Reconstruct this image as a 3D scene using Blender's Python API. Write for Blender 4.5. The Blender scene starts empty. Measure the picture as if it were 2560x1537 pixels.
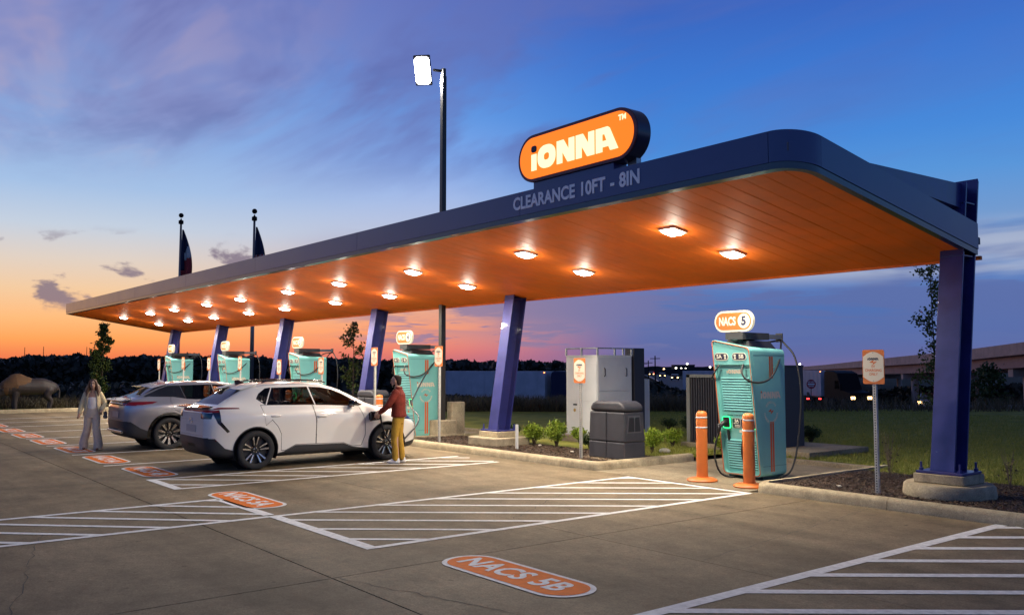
import bpy, bmesh, math, random
import numpy as np
from mathutils import Vector, Matrix, Euler
R_ = math.radians
random.seed(7)
SC = bpy.context.scene
COL = SC.collection
# ------------------------------------------------------------------ camera
CAM_H = 1.96
PHI = R_(38.36); PITCH = R_(3.81); F_PX = 2200.0
cam = bpy.data.cameras.new('camera'); camo = bpy.data.objects.new('camera', cam); COL.objects.link(camo)
cam.sensor_width = 36.0; cam.lens = F_PX / 2560.0 * 36.0
cam.clip_start = 0.05; cam.clip_end = 6000
camo.location = (0, 0, CAM_H)
camo.rotation_euler = (math.pi/2 + PITCH, 0, math.pi/2 - PHI)
SC.camera = camo
SC.view_settings.view_transform = 'Standard'; SC.view_settings.look = 'None'
SC.view_settings.exposure = 0.22; SC.view_settings.gamma = 1.0
SC.cycles.max_bounces = 7; SC.cycles.transparent_max_bounces = 12
SC.cycles.sample_clamp_indirect = 6.0
# ------------------------------------------------------------------ dusk sky
def lin(c):
    return tuple(((x/255.0)/12.92 if x <= 10.31 else ((x/255.0+0.055)/1.055)**2.4) for x in c[:3])
world = bpy.data.worlds.new('World'); SC.world = world; world.use_nodes = True
nt = world.node_tree; nt.nodes.clear()
def N(t, **k):
    n = nt.nodes.new(t)
    for a, b in k.items(): setattr(n, a, b)
    return n
def LK(a, b): nt.links.new(a, b)
def mth(op, a, b=None, c=None, clamp=False):
    n = N('ShaderNodeMath', operation=op); n.use_clamp = clamp
    for i, v in enumerate((a, b, c)):
        if v is None: continue
        if isinstance(v, (int, float)): n.inputs[i].default_value = v
        else: LK(v, n.inputs[i])
    return n.outputs[0]
def mrange(v, a, b, c=0.0, d=1.0, smooth=True):
    n = N('ShaderNodeMapRange'); n.interpolation_type = 'SMOOTHSTEP' if smooth else 'LINEAR'
    LK(v, n.inputs[0])
    for i, x in enumerate((a, b, c, d)): n.inputs[i+1].default_value = x
    return n.outputs[0]
def mixc(f, a, b):
    n = N('ShaderNodeMix', data_type='RGBA')
    if isinstance(f, (int, float)): n.inputs[0].default_value = f
    else: LK(f, n.inputs[0])
    for s, v in ((6, a), (7, b)):
        if isinstance(v, tuple): n.inputs[s].default_value = v + (1,)
        else: LK(v, n.inputs[s])
    return n.outputs[2]
def ramp(v, stops):
    n = N('ShaderNodeValToRGB'); LK(v, n.inputs[0]); el = n.color_ramp.elements
    while len(el) < len(stops): el.new(0.5)
    for e, (p, c) in zip(el, stops): e.position = p; e.color = lin(c) + (1,)
    return n.outputs[0]
tc = N('ShaderNodeTexCoord'); sep = N('ShaderNodeSeparateXYZ')
LK(tc.outputs['Generated'], sep.inputs[0])
dx, dy, dz = sep.outputs
elev = mth('MULTIPLY', mth('ARCSINE', dz), 57.29578)
hl = mth('SQRT', mth('ADD', mth('MULTIPLY', dx, dx), mth('ADD', mth('MULTIPLY', dy, dy), 1e-6)))
sun_a = R_(89.0)                                   # the sun has set in this direction
sdx, sdy = -math.sin(sun_a), math.cos(sun_a)
cosa = mth('DIVIDE', mth('ADD', mth('MULTIPLY', dx, sdx), mth('MULTIPLY', dy, sdy)), hl)
ang = mth('MULTIPLY', mth('ARCCOSINE', mth('MULTIPLY', cosa, 0.99999)), 57.29578)
E40 = mth('DIVIDE', elev, 40.0)
def R40(lst): return ramp(E40, [(e/40.0, c) for e, c in lst])
rA = R40([(0, (228,106,78)), (0.7, (240,130,80)), (1.6, (252,162,90)), (2.8, (250,184,122)), (4.5, (238,199,158)), (6.2, (220,204,190)),
          (8.2, (192,203,218)), (10.6, (160,188,224)), (14, (134,166,216)), (17.5, (122,150,206)), (21, (104,132,196)), (26, (88,114,184)), (40, (74,80,110))])
rB = R40([(0, (188,104,118)), (0.9, (224,122,114)), (2.2, (246,152,112)), (3.4, (228,160,134)), (4.6, (206,160,150)), (6.2, (196,172,178)),
          (8.5, (184,190,214)), (11, (160,182,226)), (13.2, (128,166,228)), (16, (98,150,222)), (19, (84,130,208)), (23, (78,112,194)), (40, (72,78,108))])
rC = R40([(0, (112,104,152)), (0.7, (96,104,158)), (1.8, (88,106,164)), (3.6, (80,110,172)), (5.2, (92,124,184)), (6.6, (118,146,194)),
          (9, (110,150,202)), (11.5, (86,146,212)), (14, (70,134,212)), (18, (60,118,204)), (22, (56,100,188)), (28, (50,86,168)), (40, (66,74,106))])
base = mixc(mrange(ang, 12, 36), rA, rB)
base = mixc(mrange(ang, 31, 47), base, rC)
# high cloud sheet in a plane far above, so that it keeps its perspective
pl = N('ShaderNodeCombineXYZ')
den = mth('ADD', mth('MAXIMUM', dz, 0.0), 0.10)
LK(mth('DIVIDE', dx, den), pl.inputs[0]); LK(mth('DIVIDE', dy, den), pl.inputs[1])
mp = N('ShaderNodeMapping'); mp.inputs['Rotation'].default_value = (0, 0, R_(28)); mp.inputs['Scale'].default_value = (0.55, 1.35, 1)
LK(pl.outputs[0], mp.inputs[0])
def noise(vec, scale, detail=5.0, rough=0.55, dist=0.0, loc=None):
    if loc:
        m = N('ShaderNodeMapping'); m.inputs['Location'].default_value = loc; LK(vec, m.inputs[0]); vec = m.outputs[0]
    n = N('ShaderNodeTexNoise'); n.inputs['Scale'].default_value = scale; n.inputs['Detail'].default_value = detail
    n.inputs['Roughness'].default_value = rough; n.inputs['Distortion'].default_value = dist; LK(vec, n.inputs['Vector']); return n.outputs['Fac']
hi = noise(mp.outputs[0], 1.3, 5.0, 0.56, 0.5, (12.500000, 1.100000, 0))
hi2 = noise(mp.outputs[0], 2.4, 4.0, 0.6, 0.4, (8.3, 4.2, 0))
cov = mth('MULTIPLY', mrange(hi, 0.42, 0.60), mrange(elev, 9.5, 16))
cov = mth('MULTIPLY', cov, mth('MULTIPLY', mrange(ang, 64, 38, 0.22, 0.72), mrange(hi2, 0.25, 0.6, 0.55, 1.0)))
hicol = mixc(mrange(ang, 4, 40), lin((140,138,186)), lin((98,108,172)))
hicol = mixc(mrange(hi2, 0.46, 0.68, 0, 0.6), hicol, lin((88,90,150)))
hicol = mixc(mth('MULTIPLY', mrange(hi2, 0.50, 0.36, 0, 0.6), mrange(ang, 34, 8)), hicol, lin((205,165,165)))
hicol = mixc(mrange(elev, 24, 38), hicol, lin((98,96,118)))
sky = mixc(cov, base, hicol)
# streaky low layers, long and flat
lo = N('ShaderNodeCombineXYZ'); LK(mth('MULTIPLY', ang, 0.055), lo.inputs[0]); LK(mth('MULTIPLY', elev, 0.42), lo.inputs[1])
s1 = noise(lo.outputs[0], 1.25, 5.0, 0.55, 0.25, (0.4, 3.3, 2.0))
band = mth('MULTIPLY', mrange(elev, 1.0, 3.6), mrange(elev, 9.5, 6.0))
st = mth('MULTIPLY', mth('MULTIPLY', mrange(s1, 0.40, 0.53), band), mrange(ang, 21, 31, 0.0, 0.9))
s3 = noise(lo.outputs[0], 2.3, 5.0, 0.6, 0.3, (7.1, 2.4, 3.0))
st = mth('MAXIMUM', st, mth('MULTIPLY', mth('MULTIPLY', mrange(s3, 0.49, 0.58), mth('MULTIPLY', mrange(elev, 0.8, 1.6), mrange(elev, 6.5, 4.5))), mrange(ang, 23, 32, 0.0, 0.85)))
stcol = mixc(mrange(ang, 30, 58), lin((140,124,156)), lin((90,108,164)))
sky = mixc(st, sky, stcol)
s2 = noise(lo.outputs[0], 1.0, 4.0, 0.55, 0.3, (5.4, 7.7, 1.0))
pale = mth('MULTIPLY', mth('MULTIPLY', mrange(s2, 0.42, 0.60), mth('MULTIPLY', mrange(elev, 4.6, 6.0), mrange(elev, 9.2, 7.0))), mrange(ang, 34, 48, 0, 0.75))
sky = mixc(pale, sky, mixc(mrange(ang, 36, 62), lin((214,190,190)), lin((176,186,206))))
# small dark cumulus over the sunset
pu = N('ShaderNodeCombineXYZ'); LK(mth('MULTIPLY', ang, 0.23), pu.inputs[0]); LK(mth('MULTIPLY', elev, 0.50), pu.inputs[1])
cu = noise(pu.outputs[0], 1.0, 6.0, 0.58, 0.2, (2.0, 0.35, 5.0))
cum = mth('MULTIPLY', mth('MULTIPLY', mrange(cu, 0.55, 0.64), mth('MULTIPLY', mrange(elev, 2.8, 3.8), mrange(elev, 8.4, 6.8))), mrange(ang, 27, 20, 0, 0.85))
sky = mixc(cum, sky, lin((122,108,128)))
sky = mixc(mrange(elev, -0.2, -2.5), sky, lin((40,38,44)))
bg = N('ShaderNodeBackground'); LK(sky, bg.inputs[0]); bg.inputs[1].default_value = 0.92
world.cycles.sampling_method = 'NONE'
wo = N('ShaderNodeOutputWorld'); LK(bg.outputs[0], wo.inputs[0])
# last warm light from below the sunset side
sl = bpy.data.lights.new('sun', 'SUN'); sl.energy = 0.12; sl.angle = R_(12); sl.color = (1.0, 0.62, 0.36)
so = bpy.data.objects.new('sun', sl); COL.objects.link(so)
so.rotation_euler = Vector((-sdx, -sdy, -math.tan(R_(4)))).to_track_quat('-Z', 'Y').to_euler()
# ------------------------------------------------------------------ helpers
_F = Vector((-math.cos(PHI), math.sin(PHI), 0)); _R = Vector((math.sin(PHI), math.cos(PHI), 0))
def far(px, depth, z=0.0):
    """ground point at a bearing (given in photograph columns) and a distance ahead"""
    k = (px - 1280.0) / F_PX * depth
    p = _F*depth + _R*k
    return Vector((p.x, p.y, z))
def tag(o, label=None, cat=None, group=None, kind=None):
    if label: o['label'] = label
    if cat: o['category'] = cat
    if group: o['group'] = group
    if kind: o['kind'] = kind
    return o
def empty(name, loc=(0,0,0), rz=0.0, label=None, cat=None, group=None, parent=None):
    o = bpy.data.objects.new(name, None); COL.objects.link(o); o.location = loc; o.rotation_euler = (0,0,rz)
    o.empty_display_size = 0.1
    if parent: o.parent = parent
    return tag(o, label, cat, group)
def link(name, me, mat=None, parent=None):
    o = bpy.data.objects.new(name, me); COL.objects.link(o)
    if mat is not None and not me.materials: me.materials.append(mat)
    if parent: o.parent = parent
    return o
def copy_tree(o, parent=None):
    c = o.copy(); COL.objects.link(c); c.parent = parent
    for ch in list(o.children): copy_tree(ch, c)
    return c
class MB:
    def __init__(s): s.v = []; s.f = []; s.M = Matrix()
    def add(s, vs, fs):
        k = len(s.v); s.v += [tuple(s.M @ Vector(p)) for p in vs]; s.f += [tuple(i+k for i in f) for f in fs]; return s
    def box(s, x0, x1, y0, y1, z0, z1):
        return s.add([(x0,y0,z0),(x1,y0,z0),(x1,y1,z0),(x0,y1,z0),(x0,y0,z1),(x1,y0,z1),(x1,y1,z1),(x0,y1,z1)],
                     [(0,3,2,1),(4,5,6,7),(0,1,5,4),(1,2,6,5),(2,3,7,6),(3,0,4,7)])
    def hexa(s, b, t):
        """8 corners: bottom loop (ccw from above), top loop"""
        return s.add(list(b)+list(t), [(0,3,2,1),(4,5,6,7),(0,1,5,4),(1,2,6,5),(2,3,7,6),(3,0,4,7)])
    def quad(s, *p): return s.add(p, [tuple(range(len(p)))])
    def prism(s, poly, a, b, ax='z'):
        """poly of 2D points extruded from a to b along ax"""
        n = len(poly)
        def P(p, h): return (p[0],p[1],h) if ax == 'z' else ((p[0],h,p[1]) if ax == 'y' else (h,p[0],p[1]))
        vs = [P(p,a) for p in poly] + [P(p,b) for p in poly]
        fs = [tuple(range(n)), tuple(range(n, 2*n))[::-1]] + [(i,(i+1)%n,n+(i+1)%n,n+i) for i in range(n)]
        return s.add(vs, fs)
    def tube(s, pts, r, n=8, cap=True):
        pts = [Vector(p) for p in pts]; m = len(pts)
        rs = r if isinstance(r, (list, tuple)) else [r]*m
        vs = []; up = None
        for i, p in enumerate(pts):
            d = (pts[min(i+1,m-1)] - pts[max(i-1,0)]).normalized()
            if up is None:
                up = Vector((0,0,1)) if abs(d.z) < 0.9 else Vector((1,0,0))
            a = d.cross(up).normalized(); b = a.cross(d).normalized(); up = b
            for k in range(n):
                t = 2*math.pi*k/n; vs.append(p + (a*math.cos(t) + b*math.sin(t))*rs[i])
        fs = [(i*n+k, i*n+(k+1)%n, (i+1)*n+(k+1)%n, (i+1)*n+k) for i in range(m-1) for k in range(n)]
        if cap: fs += [tuple(range(n))[::-1], tuple((m-1)*n+k for k in range(n))]
        return s.add(vs, fs)
    def lathe(s, prof, c=(0,0,0), n=20, ax='z', cap=True):
        """prof: (radius, height) list"""
        vs = []
        for r, h in prof:
            for k in range(n):
                t = 2*math.pi*k/n; a, b = r*math.cos(t), r*math.sin(t)
                p = (a,b,h) if ax == 'z' else ((h,a,b) if ax == 'x' else (b,h,a))
                vs.append((p[0]+c[0], p[1]+c[1], p[2]+c[2]))
        m = len(prof)
        fs = [(i*n+k, i*n+(k+1)%n, (i+1)*n+(k+1)%n, (i+1)*n+k) for i in range(m-1) for k in range(n)]
        if cap: fs += [tuple(range(n))[::-1], tuple((m-1)*n+k for k in range(n))]
        return s.add(vs, fs)
    def mesh(s, name='mesh'):
        me = bpy.data.meshes.new(name); me.from_pydata(s.v, [], s.f); me.validate(); me.update()
        return me
    def build(s, name, mat, parent=None, smooth=False, bevel=0.0, seg=2, fix=True):
        me = s.mesh(name)
        if fix:
            bm = bmesh.new(); bm.from_mesh(me); bmesh.ops.recalc_face_normals(bm, faces=bm.faces); bm.to_mesh(me); bm.free()
        o = link(name, me, mat, parent)
        if smooth or bevel:
            for p in me.polygons: p.use_smooth = True
            if smooth is True or bevel: me.set_sharp_from_angle(angle=R_(42))
        if bevel:
            b = o.modifiers.new('bevel', 'BEVEL'); b.width = bevel; b.segments = seg; b.limit_method = 'ANGLE'; b.angle_limit = R_(40); b.harden_normals = True
        return o
def rrect(x0, x1, y0, y1, r, n=6):
    """rounded rectangle outline"""
    out = []
    for cx, cy, a in ((x1-r,y0+r,-90),(x1-r,y1-r,0),(x0+r,y1-r,90),(x0+r,y0+r,180)):
        for k in range(n+1):
            t = R_(a + 90.0*k/n); out.append((cx+r*math.cos(t), cy+r*math.sin(t)))
    return out
def shape(loops, depth=0.0, name='shape'):
    """filled planar outlines (later loops inside earlier ones are holes), in XY, thickness along z"""
    cu = bpy.data.curves.new(name, 'CURVE'); cu.dimensions = '2D'; cu.fill_mode = 'BOTH' if depth else 'FRONT'; cu.extrude = depth/2.0
    for lp in loops:
        sp = cu.splines.new('POLY'); sp.points.add(len(lp)-1); sp.use_cyclic_u = True
        for p, q in zip(sp.points, lp): p.co = (q[0], q[1], 0, 1)
    return _conv(cu, name)
def _conv(cu, name):
    o = bpy.data.objects.new('tmp', cu); COL.objects.link(o)
    dg = bpy.context.evaluated_depsgraph_get(); dg.update()
    me = bpy.data.meshes.new_from_object(o.evaluated_get(dg)); me.name = name
    bpy.data.objects.remove(o); return me
def text(body, size=1.0, bold=0.0, depth=0.0, sx=1.0, align='CENTER', shear=0.0, space=1.0):
    cu = bpy.data.curves.new('text', 'FONT'); cu.body = body; cu.size = size; cu.offset = bold; cu.extrude = depth/2.0
    cu.align_x = align; cu.align_y = 'CENTER'; cu.shear = shear; cu.space_character = space; cu.resolution_u = 4
    me = _conv(cu, 'text')
    if sx != 1.0: me.transform(Matrix.Diagonal((sx,1,1,1)))
    return me
# frames for flat things: local XY -> world
def face_front(o, loc):          # faces -Y, text upright, x to the right as seen from the front
    o.location = loc; o.rotation_euler = (math.pi/2, 0, 0); return o
def face_right(o, loc):          # faces +X
    o.location = loc; o.rotation_euler = (math.pi/2, 0, math.pi/2); return o
# heavy rounded word mark letters
def glyph(ch):
    if ch == 'i': return [[(0,0),(.30,0),(.30,.73),(0,.73)]]
    if ch == '.': return [rrect(0,.32,.82,1.12,.11)]
    if ch == 'O': return [rrect(0,1.06,-.01,1.01,.45,8), rrect(.36,.70,.34,.66,.13)]
    if ch == 'N': return [[(0,0),(.31,0),(.31,.50),(.62,0),(1.0,0),(1.0,1),(.69,1),(.69,.52),(.39,1),(0,1)]]
    if ch == 'A': return [[(0,0),(.33,0),(.33,.19),(.66,.19),(.74,0),(1.14,0),(.72,.92),(.62,1),(0,1)], [(.33,.44),(.33,.72),(.45,.72),(.56,.44)]]
def word_mesh(h, depth=0.0, part='body'):
    loops = []; x = 0
    for ch, w in (('i',.30),('O',1.06),('N',1.0),('N',1.0),('A',1.14)):
        if part == 'body':
            for lp in glyph(ch): loops.append([((a+x)*h, b*h) for a, b in lp])
        elif ch == 'i': loops.append([((a+x-.01)*h, b*h) for a, b in glyph('.')[0]])
        x += w + .09
    w = (x-.09)*h
    loops = [[(a-w/2, b-h/2) for a, b in lp] for lp in loops]
    return shape(loops, depth, 'word')
def boltsign(s):
    return [(-1.0*s,.18*s),(.18*s,.75*s),(.02*s,.14*s),(1.0*s,.36*s),(1.02*s,.24*s),(-.15*s,-.62*s),(.02*s,-.06*s),(-.98*s,.06*s)]
# ------------------------------------------------------------------ materials
MATS = {}
def mat(name, col, rough=0.5, metal=0.0, emit=None, estr=0.0, coat=0.0, spec=0.5, vary=0.0, vscale=4.0, bump=0.0, bscale=60.0, trans=0.0, coords='Object', vary2=None, sss=0.0, crough=0.05):
    if name in MATS: return MATS[name]
    m = bpy.data.materials.new(name); m.use_nodes = True; MATS[name] = m
    t = m.node_tree; b = t.nodes['Principled BSDF']
    b.inputs['Base Color'].default_value = tuple(col) + (1,); b.inputs['Roughness'].default_value = rough
    b.inputs['Metallic'].default_value = metal; b.inputs['Coat Weight'].default_value = coat; b.inputs['Coat Roughness'].default_value = crough
    b.inputs['Specular IOR Level'].default_value = spec
    if emit: b.inputs['Emission Color'].default_value = tuple(emit) + (1,); b.inputs['Emission Strength'].default_value = estr
    if vary or bump:
        tcn = t.nodes.new('ShaderNodeTexCoord'); vec = tcn.outputs[coords]
        if vary:
            n = t.nodes.new('ShaderNodeTexNoise'); n.inputs['Scale'].default_value = vscale; n.inputs['Detail'].default_value = 8; n.inputs['Roughness'].default_value = 0.62
            t.links.new(vec, n.inputs['Vector'])
            r = t.nodes.new('ShaderNodeValToRGB'); c2 = vary2 or tuple(x*(1-vary) for x in col)
            r.color_ramp.elements[0].position = 0.32; r.color_ramp.elements[0].color = tuple(c2) + (1,)
            r.color_ramp.elements[1].position = 0.68; r.color_ramp.elements[1].color = tuple(min(1,x*(1+vary*0.6)) for x in col) + (1,)
            t.links.new(n.outputs['Fac'], r.inputs[0]); t.links.new(r.outputs[0], b.inputs['Base Color'])
            rr = t.nodes.new('ShaderNodeMapRange'); rr.inputs[3].default_value = max(0,rough-0.08); rr.inputs[4].default_value = min(1,rough+0.10)
            t.links.new(n.outputs['Fac'], rr.inputs[0]); t.links.new(rr.outputs[0], b.inputs['Roughness'])
        if bump:
            n2 = t.nodes.new('ShaderNodeTexNoise'); n2.inputs['Scale'].default_value = bscale; n2.inputs['Detail'].default_value = 6
            t.links.new(vec, n2.inputs['Vector']); bp = t.nodes.new('ShaderNodeBump'); bp.inputs['Strength'].default_value = bump; bp.inputs['Distance'].default_value = 0.02
            t.links.new(n2.outputs['Fac'], bp.inputs['Height']); t.links.new(bp.outputs[0], b.inputs['Normal'])
    return m
def leafmat(name, c1, c2, trans=0.25):
    if name in MATS: return MATS[name]
    m = bpy.data.materials.new(name); m.use_nodes = True; MATS[name] = m; t = m.node_tree
    b = t.nodes['Principled BSDF']; b.inputs['Roughness'].default_value = 0.55; b.inputs['Specular IOR Level'].default_value = 0.3
    g = t.nodes.new('ShaderNodeNewGeometry'); r = t.nodes.new('ShaderNodeValToRGB')
    r.color_ramp.elements[0].color = tuple(c1) + (1,); r.color_ramp.elements[1].color = tuple(c2) + (1,)
    t.links.new(g.outputs['Random Per Island'], r.inputs[0]); t.links.new(r.outputs[0], b.inputs['Base Color'])
    tr = t.nodes.new('ShaderNodeBsdfTranslucent'); t.links.new(r.outputs[0], tr.inputs[0])
    mx = t.nodes.new('ShaderNodeMixShader'); mx.inputs[0].default_value = trans
    t.links.new(b.outputs[0], mx.inputs[1]); t.links.new(tr.outputs[0], mx.inputs[2])
    t.links.new(mx.outputs[0], t.nodes['Material Output'].inputs[0]); return m
def glassmat(name, tint, gloss=1.0):
    if name in MATS: return MATS[name]
    m = bpy.data.materials.new(name); m.use_nodes = True; MATS[name] = m; t = m.node_tree; t.nodes.remove(t.nodes['Principled BSDF'])
    a = t.nodes.new('ShaderNodeBsdfTransparent'); a.inputs[0].default_value = tuple(tint) + (1,)
    g = t.nodes.new('ShaderNodeBsdfGlossy'); g.inputs['Roughness'].default_value = 0.02
    f = t.nodes.new('ShaderNodeFresnel'); f.inputs[0].default_value = 1.5
    mx = t.nodes.new('ShaderNodeMixShader'); t.links.new(f.outputs[0], mx.inputs[0]); t.links.new(a.outputs[0], mx.inputs[1]); t.links.new(g.outputs[0], mx.inputs[2])
    t.links.new(mx.outputs[0], t.nodes['Material Output'].inputs[0]); return m
def emis(name, col, s): return mat(name, (0.02,0.02,0.02), 0.5, emit=col, estr=s)
def arealight(name, parent, loc, size, power, col, rot=(0,0,0), spread=math.pi, size_y=None):
    l = bpy.data.lights.new(name, 'AREA'); l.energy = power; l.color = col; l.size = size; l.spread = spread
    if size_y: l.shape = 'RECTANGLE'; l.size_y = size_y
    o = bpy.data.objects.new(name, l); COL.objects.link(o); o.location = loc; o.rotation_euler = rot
    if parent: o.parent = parent
    return o
# ------------------------------------------------------------------ concrete, soil, grass
def concrete(name, c, stain=0.55, scale=1.0, seed=0.0):
    m = bpy.data.materials.new(name); m.use_nodes = True; MATS[name] = m; t = m.node_tree; b = t.nodes['Principled BSDF']
    g = t.nodes.new('ShaderNodeNewGeometry'); mp_ = t.nodes.new('ShaderNodeMapping'); t.links.new(g.outputs['Position'], mp_.inputs[0]); mp_.inputs['Location'].default_value = (seed, seed*0.7, 0)
    def nz(s, d=8, r=0.6, dist=0.0):
        n = t.nodes.new('ShaderNodeTexNoise'); n.inputs['Scale'].default_value = s*scale; n.inputs['Detail'].default_value = d; n.inputs['Roughness'].default_value = r; n.inputs['Distortion'].default_value = dist
        t.links.new(mp_.outputs[0], n.inputs['Vector']); return n.outputs['Fac']
    def rp(f, p0, c0, p1, c1):
        r = t.nodes.new('ShaderNodeValToRGB'); r.color_ramp.elements[0].position = p0; r.color_ramp.elements[0].color = c0 + (1,)
        r.color_ramp.elements[1].position = p1; r.color_ramp.elements[1].color = c1 + (1,); t.links.new(f, r.inputs[0]); return r.outputs[0]
    def mul(a, bb, f=1.0):
        x = t.nodes.new('ShaderNodeMix'); x.data_type = 'RGBA'; x.blend_type = 'MULTIPLY'; x.inputs[0].default_value = f
        t.links.new(a, x.inputs[6]); t.links.new(bb, x.inputs[7]); return x.outputs[2]
    big = nz(0.35, 6, 0.6, 0.4); mid = nz(2.2, 9, 0.68); fine = nz(55, 4, 0.7)
    k = rp(big, 0.3, tuple(x*(1-stain*0.42) for x in c), 0.7, tuple(c))
    k = mul(k, rp(mid, 0.30, (0.66,0.65,0.63), 0.70, (1.14,1.12,1.08)))
    k = mul(k, rp(fine, 0.3, (0.60,0.60,0.60), 0.7, (1.24,1.24,1.22)))
    # tyre-darkened streaks along the drive aisle
    ms = t.nodes.new('ShaderNodeMapping'); t.links.new(g.outputs['Position'], ms.inputs[0]); ms.inputs['Scale'].default_value = (0.16, 1.4, 1)
    ns = t.nodes.new('ShaderNodeTexNoise'); ns.inputs['Scale'].default_value = 1.0*scale; ns.inputs['Detail'].default_value = 7; t.links.new(ms.outputs[0], ns.inputs['Vector'])
    k = mul(k, rp(ns.outputs['Fac'], 0.34, (0.66,0.65,0.63), 0.58, (1,1,1)), stain)
    spk = nz(16.0, 5, 0.75); k = mul(k, rp(spk, 0.34, (0.80,0.79,0.77), 0.62, (1.08,1.08,1.07)))
    spots = nz(7.0, 3, 0.5); k = mul(k, rp(spots, 0.26, (0.45,0.44,0.42), 0.33, (1,1,1)), stain*0.8)
    oi = t.nodes.new('ShaderNodeObjectInfo'); k = mul(k, rp(oi.outputs['Random'], 0.0, (0.93,0.93,0.93), 1.0, (1.05,1.04,1.02)))
    t.links.new(k, b.inputs['Base Color']); b.inputs['Roughness'].default_value = 0.78; b.inputs['Specular IOR Level'].default_value = 0.12
    bp = t.nodes.new('ShaderNodeBump'); bp.inputs['Strength'].default_value = 0.35; bp.inputs['Distance'].default_value = 0.006
    t.links.new(fine, bp.inputs['Height']); t.links.new(bp.outputs[0], b.inputs['Normal']); return m
M_LOT = concrete('lot_concrete', (0.305,0.24,0.158), 0.9)
M_PADC = concrete('pad_concrete', (0.37,0.31,0.22), 0.45, 1.0, 5.0)
M_KERB = concrete('kerb_concrete', (0.60,0.51,0.35), 0.7, 2.6, 11.0)
M_FOOT = concrete('footing_concrete', (0.56,0.48,0.34), 0.6, 2.0, 17.0)
M_JOINT = mat('joint_filler', (0.035,0.032,0.028), 0.9)
M_SOIL = mat('soil', (0.075,0.055,0.038), 0.95, vary=0.5, vscale=9, bump=0.8, bscale=40)
M_TURF = mat('turf', (0.21,0.20,0.040), 0.95, vary=0.6, vscale=1.2, vary2=(0.125,0.14,0.030), bump=0.9, bscale=30, coords='Object')
M_LAND = mat('dry_land', (0.055,0.055,0.034), 0.95, vary=0.6, vscale=0.25, bump=0.7, bscale=6)
M_ASPH = mat('asphalt', (0.10,0.095,0.095), 0.85, vary=0.3, vscale=0.6, bump=0.3, bscale=40)
# land: one sheet to the horizon, dropping to the frontage road behind the grass
def land_z(x, y):
    w = -0.784*x + 0.62*y; t = min(1.0, max(0.0, (w-38.0)/22.0)); t = t*t*(3-2*t)
    return -0.06 - 2.55*t
mb = MB(); xs = [-3000,-1500,-700,-400,-250,-180,-140] + list(range(-120,24,4)) + [30,60,200,600,1500,3000]
ys = [-3000,-900,-300,-100,-40,-12] + list(range(0,124,4)) + [140,170,260,400,700,1500,3000]
vs = [(x,y,land_z(x,y)) for y in ys for x in xs]; nx = len(xs)
mb.add(vs, [(j*nx+i, j*nx+i+1, (j+1)*nx+i+1, (j+1)*nx+i) for j in range(len(ys)-1) for i in range(nx-1)])
tag(mb.build('ground', M_LAND, smooth='all'), kind='structure')
# parking lot: concrete panels with sawn joints, over dark joint filler
lot = tag(MB().box(-41.9, 14, -22, 15.9, -0.055, -0.018).build('parking_lot', M_JOINT), kind='structure')
XJ = [14, 5.5, 1.2, -3.15, -7.55, -11.9, -16.25, -20.6, -24.95, -29.3, -33.65, -38.0, -41.9]
YJ = [-22, -12, -4.6, -0.4, 3.85, 7.1, 11.58]
for i in range(len(XJ)-1):
    for j in range(len(YJ)-1):
        gx0 = 0.007 if XJ[i+1] == -7.55 else 0.0022; gx1 = 0.007 if XJ[i] == -7.55 else 0.0022
        gy0 = 0.008 if YJ[j] in (3.85,) else (0.005 if YJ[j] == 7.1 else 0.002); gy1 = 0.008 if YJ[j+1] == 3.85 else (0.005 if YJ[j+1] == 7.1 else 0.002)
        MB().box(XJ[i+1]+gx0, XJ[i]-gx1, YJ[j]+gy0, YJ[j+1]-gy1, -0.03, 0.0).build('concrete_panel', M_LOT, lot)
# charger pockets (concrete bays let into the planted strip)
CH_X = [-9.67, -20.7, -27.5, -34.15, -40.8]
POCK = [(-12.1, -8.65), (-22.75, -19.65), (-29.4, -26.45), (-36.0, -33.1), (-41.9, -39.75)]
KY = 11.62; KB = 15.6
for a, b in POCK:
    MB().box(a-0.0, b+0.0, 11.585, 13.9, -0.03, 0.001).build('concrete_panel', M_PADC, lot)
    MB().box(a-0.0, b+0.0, 13.91, KB, -0.03, 0.0015).build('concrete_panel', M_PADC, lot)
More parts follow.
